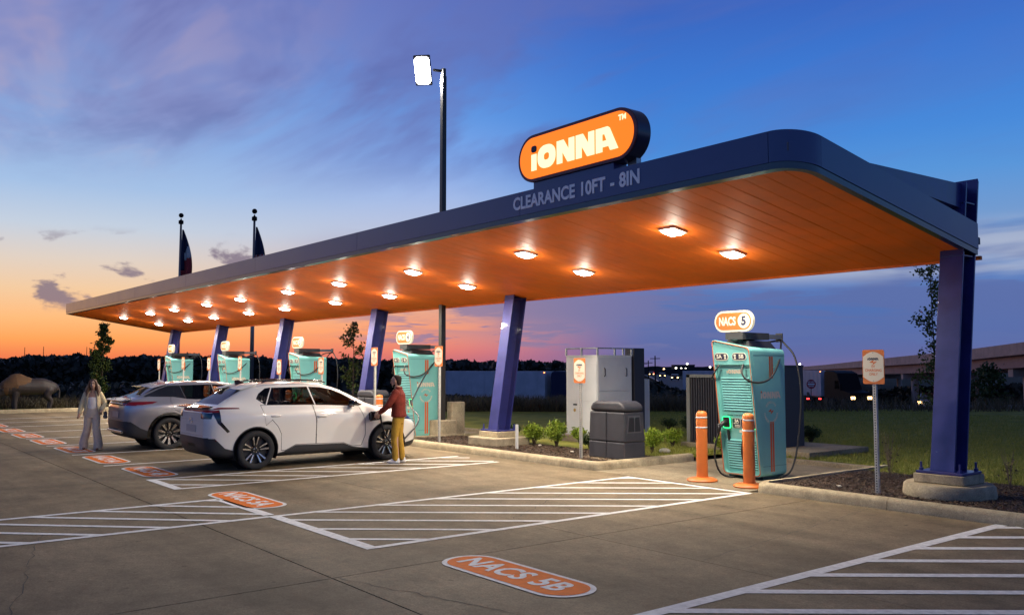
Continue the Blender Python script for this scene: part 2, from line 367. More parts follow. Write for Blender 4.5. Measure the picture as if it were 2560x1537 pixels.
# kerbs round the planted islands
KW = 0.16; KH = 0.15
KPROF = [(0,0),(0.012,0.09),(0.03,0.125),(0.06,0.148),(0.16,0.15),(0.16,0)]
def kerb_path(name, pts, close_gap=3.05, par=None):
    """pts: ground line of the kerb face; the kerb lies to the left of travel"""
    P = []
    for i, p in enumerate(pts):          # round inner corners
        p = Vector(p)
        if 0 < i < len(pts)-1:
            a = (Vector(pts[i-1])-p).normalized(); b = (Vector(pts[i+1])-p).normalized(); r = 0.34
            for k in range(7):
                t = k/6.0; P.append(p + a*r*(1-t)**2 + b*r*t**2)
        else: P.append(p)
    # resample into sections
    segs = [[P[0]]]; run = 0
    for i in range(1, len(P)):
        a, b = P[i-1], P[i]; L = (b-a).length; pos = 0
        while run + (L-pos) > close_gap:
            pos += close_gap-run; q = a + (b-a)*(pos/L); segs[-1].append(q); segs.append([q]); run = 0
        run += L-pos; segs[-1].append(b)
    for sg in segs:
        if len(sg) < 2 or sum((sg[i+1]-sg[i]).length for i in range(len(sg)-1)) < 0.1: continue
        vs = []; n = len(KPROF)
        # sections stop 4 mm short: an open joint
        sg = sg[:]; sg[0] = sg[0] + (sg[1]-sg[0]).normalized()*0.004; sg[-1] = sg[-1] - (sg[-1]-sg[-2]).normalized()*0.004
        for i, p in enumerate(sg):
            d = (sg[min(i+1,len(sg)-1)]-sg[max(i-1,0)]).normalized(); nrm = Vector((-d.y, d.x))
            for o, z in KPROF: q = p + nrm*o; vs.append((q.x, q.y, z - (0.04 if z == 0 else 0)))
        fs = [(i*n+k, (i+1)*n+k, (i+1)*n+(k+1)%n, i*n+(k+1)%n) for i in range(len(sg)-1) for k in range(n)]
        fs += [tuple(range(n)), tuple((len(sg)-1)*n+k for k in range(n))[::-1]]
        MB().add(vs, fs).build('kerb_section', M_KERB, par, smooth=True)
kerb = empty('kerb'); tag(kerb, kind='structure')
ISL = [(-8.65, 12.0), (-19.65, -12.1), (-26.45, -22.75), (-33.1, -29.4), (-39.75, -36.0)]
for k, (a, b) in enumerate(ISL):
    pts = [(a, KB), (a, KY), (b, KY)] if k == 0 else [(a, KB-1.2), (a, KY), (b, KY), (b, KB-1.2)]
    kerb_path('kerb', pts, 3.05, kerb)
kerb_path('kerb', [(-41.92, 11.0), (-41.92, -22)], 3.05, kerb) if False else None
kerb_path('kerb', [(-41.9, -20), (-41.9, 11.55)], 3.05, kerb)
# planted beds and lawn
for a, b in ISL:
    tag(MB().box(a+0.13, b-(0.13 if b < 0 else 0), KY+0.13, 14.75 if b > 0 else 13.6, -0.05, 0.112).build('planting_bed', M_SOIL), kind='structure')
def lawn(name, x0, x1, y0, y1, nx_, ny_, zf):
    mb = MB(); vs = []
    for j in range(ny_+1):
        for i in range(nx_+1):
            x = x0+(x1-x0)*i/nx_; y = y0+(y1-y0)*j/ny_; vs.append((x,y,zf(x,y)))
    mb.add(vs, [(j*(nx_+1)+i, j*(nx_+1)+i+1, (j+1)*(nx_+1)+i+1, (j+1)*(nx_+1)+i) for j in range(ny_) for i in range(nx_)])
    return tag(mb.build(name, M_TURF, smooth='all', fix=False), kind='structure')
def lawn_z(x, y): return land_z(x, y) + 0.14 + 0.02*math.sin(x*0.9)*math.cos(y*0.7)
lawn('lawn', -41.7, 14, 15.7, 48, 90, 54, lawn_z)
for a, b in ISL: lawn('lawn_strip', a+0.13, b-(0.13 if b < 0 else 0), 14.755 if b > 0 else 13.605, 15.7, 24, 6, lawn_z)
for a, b in POCK: tag(MB().box(a-.02, b+.02, 15.6, 15.76, -.1, .085).build('edging', M_PADC, bevel=.01), kind='structure')
lawn('lawn_strip', -60, -42.07, -22, 14.7, 30, 60, lambda x, y: land_z(x, y) + 0.16 + 0.015*math.sin(x)*math.cos(y*0.8))
# pocket sides of the lawn meet the pads: concrete walk behind chargers
for a, b in POCK[:1]:
    pass
# hairline cracks in the slabs
def crack(x0, y0, x1, y1, seed, w=0.007):
    r = random.Random(seed); n = 26; P = []
    for i in range(n+1):
        t = i/n; P.append(Vector((x0+(x1-x0)*t, y0+(y1-y0)*t)) + Vector((r.uniform(-.03,.03), r.uniform(-.03,.03)))*(1 if 0 < i < n else 0))
    vs = []
    for i, p in enumerate(P):
        d = (P[min(i+1,n)]-P[max(i-1,0)]).normalized(); q = Vector((-d.y,d.x))*w*r.uniform(.25,.7); vs += [(p.x+q.x,p.y+q.y,.0022),(p.x-q.x,p.y-q.y,.0022)]
    MB().add(vs, [(2*i,2*i+1,2*i+3,2*i+2) for i in range(n)]).build('crack', M_JOINT, lot, fix=False)
crack(-7.5, 3.9, -4.6, 4.75, 1, .009); crack(-9.0, 7.15, -10.6, 9.6, 2); crack(-5.9, 7.15, -6.6, 11.5, 3, .006); crack(-13.4, 7.1, -15.1, 3.9, 4); crack(-11.8, 2.2, -7.6, 1.2, 5, .006); crack(-18.0, 3.8, -20.4, 2.0, 6, .008)
# ------------------------------------------------------------------ paint on the ground
M_WHITE = mat('road_paint_white', (0.72,0.71,0.68), 0.8, spec=0.12, vary=0.22, vscale=14, coords='Object')
M_ORANGEP = mat('road_paint_orange', (0.70,0.165,0.018), 0.8, spec=0.10, vary=0.2, vscale=9)
ZP = 0.004
def line(mb, x0, y0, x1, y1, w, z=ZP):
    d = Vector((x1-x0, y1-y0)).normalized(); n = Vector((-d.y, d.x))*w/2
    mb.quad((x0+n.x,y0+n.y,z),(x0-n.x,y0-n.y,z),(x1-n.x,y1-n.y,z),(x1+n.x,y1+n.y,z))
def hatch(name, x0, x1, y0, y1, label, pitch=0.62, w=0.1, slope=0.80, near=True, farb=True, wl=0.15, phase=0.0):
    """striped no-parking box; stripes run diagonally"""
    mb = MB()
    line(mb, x0, y0, x0, y1, w); line(mb, x1, y0, x1, y1, w)
    if near: line(mb, x0-w/2, y0, x1+w/2, y0, wl, ZP+0.0012)
    if farb: line(mb, x0-w/2, y1, x1+w/2, y1, w, ZP+0.0012)
    c = y0 - slope*(x1-x0) + phase
    while c < y1:
        ax, ay = x0, c; bx, by = x1, c + slope*(x1-x0)
        if ay < y0: ax = x0 + (y0-ay)/slope; ay = y0
        if by > y1: bx = x0 + (y1-c)/slope; by = y1
        if bx - ax > 0.12: line(mb, ax, ay, bx, by, w*0.92, ZP+0.0006)
        c += pitch
    return tag(mb.build(name, M_WHITE, fix=False), label, 'road marking', 'striped no-parking boxes between the stalls')
hatch('painted_hatch', -11.08, -8.52, 4.80, 11.4, 'white striped no-parking box in front of the nearest charger', pitch=0.96, slope=1.2, phase=0.75)
hatch('painted_hatch', -15.93, -14.48, 4.65, 11.1, 'narrow white striped box beside the charging white car', pitch=0.98, slope=1.15, phase=0.75, farb=False)
hatch('painted_hatch', -4.90, -1.4, 3.6, 11.6, 'white striped box in the right foreground corner', pitch=0.98, slope=1.22, phase=0.22, near=False, farb=False, w=0.14)
hatch('painted_hatch', -13.0, -11.1, -6.0, 4.74, 'white striped crosswalk lane across the drive aisle', pitch=0.76, near=False, farb=False, slope=1.03, phase=0.35, w=0.11)
mb = MB(); line(mb, -12.9, 4.76, -11.2, 4.78, 0.15, ZP+0.002); tag(mb.build('painted_line', M_WHITE, fix=False), 'short white bar closing the end of the crosswalk lane', 'road marking')
STALLS = [(-18.7,'beside the white car on its driver side'), (-21.4,'ending by the grey car rear wheel'), (-24.15,'just beyond the grey car'), (-26.8,'second beyond the grey car'), (-29.55,'third beyond the grey car'), (-32.5,'fourth beyond the grey car'), (-35.0,'next to farthest stall line'), (-37.6,'farthest stall line before the left kerb')]
for x, t_ in STALLS:
    mb = MB(); line(mb, x, 4.55, x, 11.3, 0.1)
    tag(mb.build('stall_line', M_WHITE, fix=False), 'white painted parking stall line, ' + t_, 'road marking', 'parking stall lines')
# orange name badges painted on the ground
def badge(cx, cy, txt, label, L=1.95, Wd=0.62):
    e = empty('ground_badge', (cx, cy, ZP+0.002), 0.0, label, 'road marking', 'orange stall name badges painted on the ground')
    r = Wd/2*0.98
    o = link('border', shape([rrect(-L/2,L/2,-Wd/2,Wd/2,r,8)]), M_WHITE, e)
    o = link('fill', shape([rrect(-L/2+.055,L/2-.055,-Wd/2+.05,Wd/2-.05,r-.05,8)]), M_ORANGEP, e); o.location.z = 0.0022
    for w_, xx in zip(txt.split(), (-.30, .52)):
        o = link('lettering', text(w_, 0.40, 0.012, 0, 0.92, space=1.03), M_WHITE, e); o.location = (xx, -0.0, 0.0042)
    return e
for cx, cy, t_, lb in [(-6.61,5.26,'NACS  5B','large orange ground badge reading NACS 5B in the foreground'), (-12.72,5.07,'NACS  5A','orange ground badge reading NACS 5A by the crosswalk corner'),
        (-17.2,4.98,'NACS  4B','orange ground badge reading NACS 4B behind the white car'), (-19.98,4.90,'NACS  4A','orange ground badge between the two cars and the walking woman'),
        (-22.75,4.88,'NACS  3B','orange ground badge at the feet of the walking woman'), (-25.53,4.84,'NACS  3A','orange ground badge just left of the walking woman'),
        (-28.1,4.80,'NACS  2B','second orange ground badge left of the walking woman'), (-30.75,4.78,'NACS  2A','third orange ground badge left of the walking woman'),
        (-33.6,4.76,'NACS  1B','farthest orange ground badge at the left edge')]:
    badge(cx, cy, t_, lb)
# ------------------------------------------------------------------ canopy
CX0, CX1 = -44.45, -5.9; CYF, CYR = 8.99, 13.74; ZF_, ZR_ = 4.35, 3.59
SLP = (ZR_-ZF_)/(CYR-CYF); TILT = math.atan(SLP)
def sz(y): return ZF_ + SLP*(y-CYF)
M_NAVY = mat('navy_steel', (0.030,0.032,0.165), 0.38, coat=0.35, vary=0.25, vscale=3.0, bump=0.03, bscale=25)
M_NAVYP = mat('navy_panel', (0.030,0.034,0.155), 0.30, coat=0.3, spec=0.5, vary=0.10, vscale=1.2, crough=0.12)
M_TRIM = mat('dark_trim', (0.018,0.020,0.045), 0.28, coat=0.5)
M_SOFF = mat('orange_soffit', (0.92,0.195,0.020), 0.55, coat=0.0, spec=0.3, vary=0.14, vscale=1.5, crough=0.15)
M_LETTER = mat('grey_letter', (0.93,0.93,0.95), 0.6)
M_ROOF = mat('roof_deck', (0.10,0.10,0.12), 0.6)
M_GALV = mat('galvanised', (0.42,0.42,0.40), 0.42, metal=0.7, vary=0.25, vscale=12)
canopy = empty('charging_canopy', (0,0,0), 0, 'long navy canopy with glowing orange slatted underside over the chargers', 'canopy')
# fascia: panels with fine joints, rounded front corner at the near end
HT = 0.46; RC = 0.44
def outline():
    """front fascia path from far front corner to near rear, (x,y)"""
    pts = [(CX0, CYR), (CX0, CYF)]
    pts += [(CX1-RC, CYF)]
    for k in range(1, 13):
        t = R_(90.0*k/12); pts.append((CX1-RC+RC*math.sin(t), CYF+RC-RC*math.cos(t)))
    pts.append((CX1, CYR))
    return pts
def strip(path, z0off, z1off, t, name, m, smooth=True):
    """vertical band along a path, thickness t inwards (left of travel)"""
    mb = MB(); vs = []
    P = [Vector(p) for p in path]
    for i, p in enumerate(P):
        d = (P[min(i+1,len(P)-1)]-P[max(i-1,0)]).normalized(); q = p + Vector((-d.y, d.x))*t
        zb = sz(p.y); zq = sz(q.y)
        vs += [(p.x,p.y,zb+z0off),(p.x,p.y,zb+z1off),(q.x,q.y,zq+z1off),(q.x,q.y,zq+z0off)]
    fs = []
    for i in range(len(P)-1):
        a = i*4; b = a+4
        fs += [(a,b,b+1,a+1),(a+1,b+1,b+2,a+2),(a+2,b+2,b+3,a+3),(a+3,b+3,b,a)]
    e = (len(P)-1)*4; fs += [(0,1,2,3),(e+3,e+2,e+1,e)]
    return mb.add(vs, fs).build(name, m, canopy, smooth=smooth)
JX = [CX0] + [CX0 + k*(5.55) for k in range(1,7)] + [CX1-RC]
g = 0.004
for a, b in zip(JX[:-1], JX[1:]):
    strip([(a+g, CYF), (b-g, CYF)], 0.075, HT, 0.05, 'fascia_panel', M_NAVYP)
oc = outline()
strip([(CX1-RC+g, CYF)] + oc[3:-1], 0.075, HT, 0.05, 'fascia_panel', M_NAVYP)
strip([(CX1, CYF+RC+g), (CX1, CYR-0.2)], 0.075, HT, 0.05, 'fascia_panel', M_NAVYP)
strip([(CX1-.45, CYR+0.05), (CX0+g, CYR+0.05)], 0.03, HT-0.08, 0.05, 'fascia_panel', M_NAVYP)
strip([(CX0, CYR-g), (CX0, CYF+0.055)], 0.075, HT-0.06, 0.05, 'fascia_panel', M_NAVYP)
# dark returned trim under the fascia
def inset_path(off):
    P = [(CX0+off, CYF+off), (CX1-RC, CYF+off)]
    for k in range(1, 13):
        t = R_(90.0*k/12); r = RC-off; P.append((CX1-RC+r*math.sin(t), CYF+RC-r*math.cos(t)))
    P.append((CX1-off, CYR-0.2)); return P
strip([(CX0+0.012, CYF+0.012)] + inset_path(0.012)[1:], -0.01, 0.074, 0.10, 'bottom_trim', M_TRIM)
strip([(CX0+0.012, CYR), (CX0+0.012, CYF+0.12)], -0.01, 0.074, 0.10, 'bottom_trim', M_TRIM)
# roof deck
mb = MB(); mb.hexa([(CX0+.06,CYF+.06,sz(CYF+.06)+.2),(CX1-.2,CYF+.06,sz(CYF+.06)+.2),(CX1-.06,CYR,sz(CYR)+.2),(CX0+.06,CYR,sz(CYR)+.2)],
                   [(CX0+.06,CYF+.06,sz(CYF+.06)+.3),(CX1-.2,CYF+.06,sz(CYF+.06)+.3),(CX1-.06,CYR,sz(CYR)+.3),(CX0+.06,CYR,sz(CYR)+.3)])
mb.build('roof_deck', M_ROOF, canopy)
# soffit planks, front to back, each a shallow pan with a recessed seam
rng = random.Random(3); x = CX0 + 0.115; k = 0; PW = 0.30
while x < CX1 - 0.12:
    x1_ = min(x+PW, CX1-0.115); yf = CYF+0.105
    if x1_ > CX1-RC:
        cx = CX1-RC; u = max(0.0, min(1.0, (max(x, cx)+x1_)/2-cx)/(RC-.1)); yf = CYF+0.105+(RC-.105)*(1-math.sqrt(max(0,1-u*u)))
    t0 = rng.uniform(-.0012,.0012); t1 = rng.uniform(-.0012,.0012); s = 0.002
    ys_ = [yf, CYR-0.01]; vs = []
    for y in ys_:
        z = sz(y)
        vs += [(x, y, z+.02), (x+.001, y, z+s+.003), (x+.008, y, z+t0), (x1_-.008, y, z+t1), (x1_-.001, y, z+s+.003), (x1_, y, z+.02)]
    MB().add(vs, [(i, i+1, i+7, i+6) for i in range(5)] + [(5,0,6,11)]).build('soffit_plank', M_SOFF, canopy)
    x = x1_; k += 1
# rear edge strip hiding the plank ends
MB().hexa([(CX0+.1,CYR-.012,sz(CYR)-.03),(CX1-.06,CYR-.012,sz(CYR)-.03),(CX1-.06,CYR+.045,sz(CYR)-.03),(CX0+.1,CYR+.045,sz(CYR)-.03)],
          [(CX0+.1,CYR-.012,sz(CYR)+.03),(CX1-.06,CYR-.012,sz(CYR)+.03),(CX1-.06,CYR+.045,sz(CYR)+.028),(CX0+.1,CYR+.045,sz(CYR)+.028)]).build('rear_trim', M_SOFF, canopy)
# clearance lettering on the fascia
xw = -11.32
for wd in ('CLEARANCE', '10FT', '-', '8IN'):
    me = text(wd, 0.285, 0.009, 0.006, 0.93, align='LEFT', space=1.02); o = link('lettering', me, M_LETTER, canopy)
    face_front(o, (xw, CYF-0.006, sz(CYF)+0.265)); o['label'] = 'pale grey fascia lettering reading ' + wd.replace('-', 'a dash'); xw += max(v.co.x for v in me.vertices) + 0.10
# ------------------------------------------------------------------ columns
COLX = [-6.13, -16.75, -23.35, -30.0, -36.45, -42.5]
LBL = ['navy steel column on a round footing at the right edge', 'navy leaning column on a square footing beside the trash bin', 'navy leaning column behind the man charging the white car',
       'navy leaning column rising behind the white car roof', 'navy leaning column rising behind the grey car roof', 'farthest navy leaning column, left of the first charger']
FW, FD, TF, TWB = 0.345, 0.40, 0.03, 0.022
LEAN = 0.16
def column(i, cx):
    yb = 12.86; zb = 0.43
    c = empty('canopy_column', (cx, yb, zb), 0, LBL[i], 'column', 'navy columns carrying the canopy')
    ztop = 4.72
    def pr(x0,x1,y0,y1,name,z1=ztop-zb):
        z0 = 0.035
        MB().hexa([(x0,y0+LEAN*z0,z0),(x1,y0+LEAN*z0,z0),(x1,y1+LEAN*z0,z0),(x0,y1+LEAN*z0,z0)],
                  [(x0,y0+LEAN*z1,z1),(x1,y0+LEAN*z1,z1),(x1,y1+LEAN*z1,z1-.05),(x0,y1+LEAN*z1,z1-.05)]).build(name, M_NAVY, c, bevel=0.004, seg=1)
    pr(-FW/2, FW/2, -FD/2, -FD/2+TF, 'flange'); pr(-FW/2, FW/2, FD/2-TF, FD/2, 'flange', 4.80-zb)
    pr(-TWB/2, TWB/2, -FD/2+TF, FD/2-TF, 'web')
    # stiffener plates in the web near the roof
    for zz in (3.28, 3.5, 4.08):
        MB().box(-FW/2+.01, FW/2-.01, -FD/2+TF+LEAN*(zz-zb+.3)-.045, FD/2-TF+LEAN*(zz-zb+.3)-.05, zz-zb+.3, zz-zb+.318).build('stiffener', M_NAVY, c)
    bp = MB().box(-0.33, 0.33, -0.30, 0.30, 0.0, 0.035).build('base_plate', M_NAVY, c, bevel=0.005, seg=1)
    for sx in (-1, 1):
        for sy in (-1, 1):
            b = MB(); b.lathe([(0.032,0.0355),(0.032,0.075),(0.017,0.077),(0.017,0.16)], (sx*0.275, sy*0.245, 0), 6); b.build('anchor_bolt', M_NAVY, bp)
    # tapered arm over the roof
    ya = FD/2*0 + LEAN*(ztop-zb); yl = 13.55-yb
    z0 = ztop-zb-.42; z1 = ztop-zb-.04
    y1_ = 10.1 - yb; zz = sz(10.1)+HT-.02-zb
    if i == 0: y1_ = 10.35-yb; zz = sz(10.35)+HT+0.0-zb
    MB().hexa([(-.1,y1_,zz-.10),(.1,y1_,zz-.10),(.1,yl-.08,z0),(-.1,yl-.08,z0)], [(-.1,y1_,zz+.02),(.1,y1_,zz+.02),(.1,yl-.06,z1),(-.1,yl-.06,z1)]).build('roof_arm', M_NAVY, c)
    # pedestal and footing
    f = empty('column_footing', (cx, yb, 0.1), 0, ('round pale concrete footing under the column at the right edge' if i == 0 else LBL[i].replace('navy leaning column','pale concrete footing').replace('rising','standing') if i != 1 else 'square pale concrete footing with rounded corners beside the trash bin'), 'footing', 'concrete footings of the canopy columns')
    MB().prism(rrect(-.36,.36,-.33,.33,.02,2), 0.20, 0.328).build('grout_block', M_FOOT, f, bevel=0.012)
    if i == 0: MB().lathe([(0.60,-0.1),(0.615,0.05),(0.60,0.165),(0.57,0.195)], (0,0,0), 40).build('plinth', M_FOOT, f, smooth=True)
    else: MB().prism(rrect(-.56,.56,-.55,.55,.12,5), -0.1, 0.198).build('plinth', M_FOOT, f, bevel=0.03)
    return c
for i, cx in enumerate(COLX): column(i, cx)
# drain stub on the right column base
tag(MB().lathe([(.05,0.468),(.05,.72),(.053,.72),(.053,.735),(.04,.74)], (-6.22, 12.76, 0), 14).build('pipe_stub', M_GALV, smooth=True), 'short grey capped pipe beside the right column base', 'pipe')
# ------------------------------------------------------------------ canopy downlights
M_LAMP = emis('led_panel', (1.0,0.93,0.82), 30.0)
M_LHOUS = mat('lamp_housing', (0.75,0.75,0.73), 0.4)
LX = [-9.22,-12.88,-16.9,-20.48,-23.62,-27.2,-30.25,-33.75,-36.75,-40.65]
ORD = ['nearest','second','third','fourth','fifth','sixth','seventh','eighth','ninth','farthest']
for ri, ly in enumerate((10.53, 12.03)):
    for i, lx in enumerate(LX):
        e = empty('canopy_downlight', (lx, ly, sz(ly)), 0, '%s lit downlight from the near end in the %s row under the canopy' % (ORD[i], ('front','rear')[ri]), 'ceiling light', 'square downlights set in the canopy underside')
        e.rotation_euler = (TILT, 0, 0)
        MB().prism(rrect(-.17,.17,-.17,.17,.03,3), -.035, .004).build('housing', M_LHOUS, e, bevel=0.006)
        MB().hexa([(-.10,-.10,-.08),(.10,-.10,-.08),(.10,.10,-.08),(-.10,.10,-.08)],[(-.145,-.145,-.034),(.145,-.145,-.034),(.145,.145,-.034),(-.145,.145,-.034)]).build('lens', M_LAMP, e, bevel=.02, seg=3)
        arealight('lamp', e, (0,0,-.09), 0.26, 118.0, (1.0,0.91,0.76))
        pl = bpy.data.lights.new('soffit_fill', 'POINT'); pl.energy = 9.0; pl.color = (1.0,0.89,0.72); pl.shadow_soft_size = .04; po = bpy.data.objects.new('soffit_fill', pl); COL.objects.link(po); po.parent = e; po.location = (0,0,-.17)  # added point lamp hung below the lens to brighten the soffit around it
# ------------------------------------------------------------------ lit sign on the roof
SGX, SGY, SGZ = -10.17, 9.30, 5.42
sgn = empty('roof_sign', (SGX, SGY, sz(9.3)+.3), 0, 'glowing orange pill-shaped roof sign with cream block letters', 'sign')
dz_ = SGZ - (sz(9.3)+.3)
M_SORANGE = emis('sign_orange', lin((255,122,14)), 1.12); M_SCREAM = emis('sign_cream', lin((250,243,190)), 1.15); M_SBODY = mat('sign_box', (0.012,0.014,0.04), 0.35, coat=0.3)
M_SMAROON = mat('sign_rim', (0.16,0.025,0.02), 0.4); M_INK = mat('ink_navy', (0.02,0.022,0.05), 0.5)
PWD, PHT = 1.38, 0.40
def pill(w, h, n=14): return rrect(-w, w, -h, h, h*0.985, n)
MB().prism(pill(PWD, PHT), 0.01, 0.28, 'y').build('box', M_SBODY, sgn, smooth=True).location = (0,0,dz_)
MB().prism(pill(PWD-.004, PHT-.004), -0.02, 0.009, 'y').build('rim', M_SMAROON, sgn, smooth=True).location = (0,0,dz_)
o = link('lit_face', shape([pill(PWD-.055, PHT-.055)], 0.004), M_SORANGE, sgn); face_front(o, (0,-.024,dz_))
o = link('lettering', word_mesh(0.40, 0.012), M_SCREAM, sgn); face_front(o, (0.0,-.034,dz_-.03)); o.scale = (1.04,.93,1)
o = link('letter_dot', word_mesh(0.40, 0.012, 'dot'), M_INK, sgn); face_front(o, (0.0,-.034,dz_-.03)); o.scale = (1.04,.93,1)
o = link('trademark', text('TM', 0.115, 0.005), M_SCREAM, sgn); face_front(o, (1.10,-.032,dz_+.23))
MB().box(-1.02, 0.86, 0.02, 0.30, -.12, dz_-PHT+.03).build('mount_box', M_NAVYP, sgn)
MB().box(0.98, 1.16, 0.2, 0.30, -.12, dz_-PHT+.12).build('post', M_GALV, sgn)
# ------------------------------------------------------------------ chargers
M_TEAL = mat('teal_paint', (0.19,0.53,0.49), 0.38, coat=0.25, vary=0.06, vscale=3)
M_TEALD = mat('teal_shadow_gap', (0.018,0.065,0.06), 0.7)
M_CORANGE = mat('orange_decal', (0.56,0.115,0.02), 0.5)
M_CREAM = mat('cream_decal', (0.70,0.62,0.47), 0.55)
M_BLACKP = mat('black_plastic', (0.016,0.016,0.018), 0.45)
M_RUBBER = mat('cable_rubber', (0.014,0.014,0.015), 0.5)
M_DARKM = mat('dark_metal', (0.055,0.055,0.055), 0.4, metal=0.3)
M_ARM = mat('arm_metal', (0.25,0.25,0.24), 0.35, metal=0.6)
M_GREEN = emis('green_light', (0.02,1.0,0.28), 3.0)
M_NSO = mat('nacs_orange', (0.26,0.055,0.006), 0.6, emit=(1.0,0.22,0.02), estr=0.42)
M_NSC = mat('nacs_cream', (0.26,0.24,0.19), 0.6, emit=(1.0,0.88,0.62), estr=0.5)
CFY = 12.55
def yf(z): return 0.30*(1 - z/2.4)
def onface(me, out=0.0):
    for v in me.vertices: v.co = (v.co.x, yf(v.co.y) - out - v.co.z, v.co.y)
    me.update(); return me
def move(me, x, y): me.transform(Matrix.Translation((x, y, 0))); return me
def rpoly(pts, r, n=5):
    out = []; m = len(pts)
    for i in range(m):
        p = Vector(pts[i]); a = (Vector(pts[i-1])-p).normalized(); b = (Vector(pts[(i+1)%m])-p).normalized()
        for k in range(n+1):
            t = k/n; q = p + a*r*(1-t)**2 + b*r*t**2; out.append((q.x, q.y))
    return out
def arc_text(body, r, a0, a1, size, flip=False):
    """letters along an arc, returned as one mesh in XY"""
    bm = bmesh.new(); n = len(body)
    for i, c in enumerate(body):
        if c == ' ': continue
        a = R_(a0 + (a1-a0)*i/(n-1)); me = text(c, size, 0.0015)
        rot = a - math.pi/2 if not flip else a + math.pi/2
        me.transform(Matrix.Translation((r*math.cos(a), r*math.sin(a), 0)) @ Matrix.Rotation(rot, 4, 'Z'))
        bm.from_mesh(me); bpy.data.meshes.remove(me)
    me = bpy.data.meshes.new('arc'); bm.to_mesh(me); bm.free(); return me
def spline_pts(p, n=8):
    p = [Vector(q) for q in p]; out = []
    q = [p[0]*2-p[1]] + p + [p[-1]*2-p[-2]]
    for i in range(1, len(q)-2):
        for k in range(n):
            t = k/n; a, b, c, d = q[i-1], q[i], q[i+1], q[i+2]
            out.append(0.5*((2*b)+(c-a)*t+(2*a-5*b+4*c-d)*t*t+(3*b-a-3*c+d)*t**3))
    out.append(p[-1]); return out
def cable(name, pts, parent, r=0.017, m=None, n=8):
    return MB().tube(spline_pts(pts), r, n).build(name, m or M_RUBBER, parent, smooth='all')
SHARE = {}
def shared(key, fn):
    if key not in SHARE: SHARE[key] = fn()
    return SHARE[key]
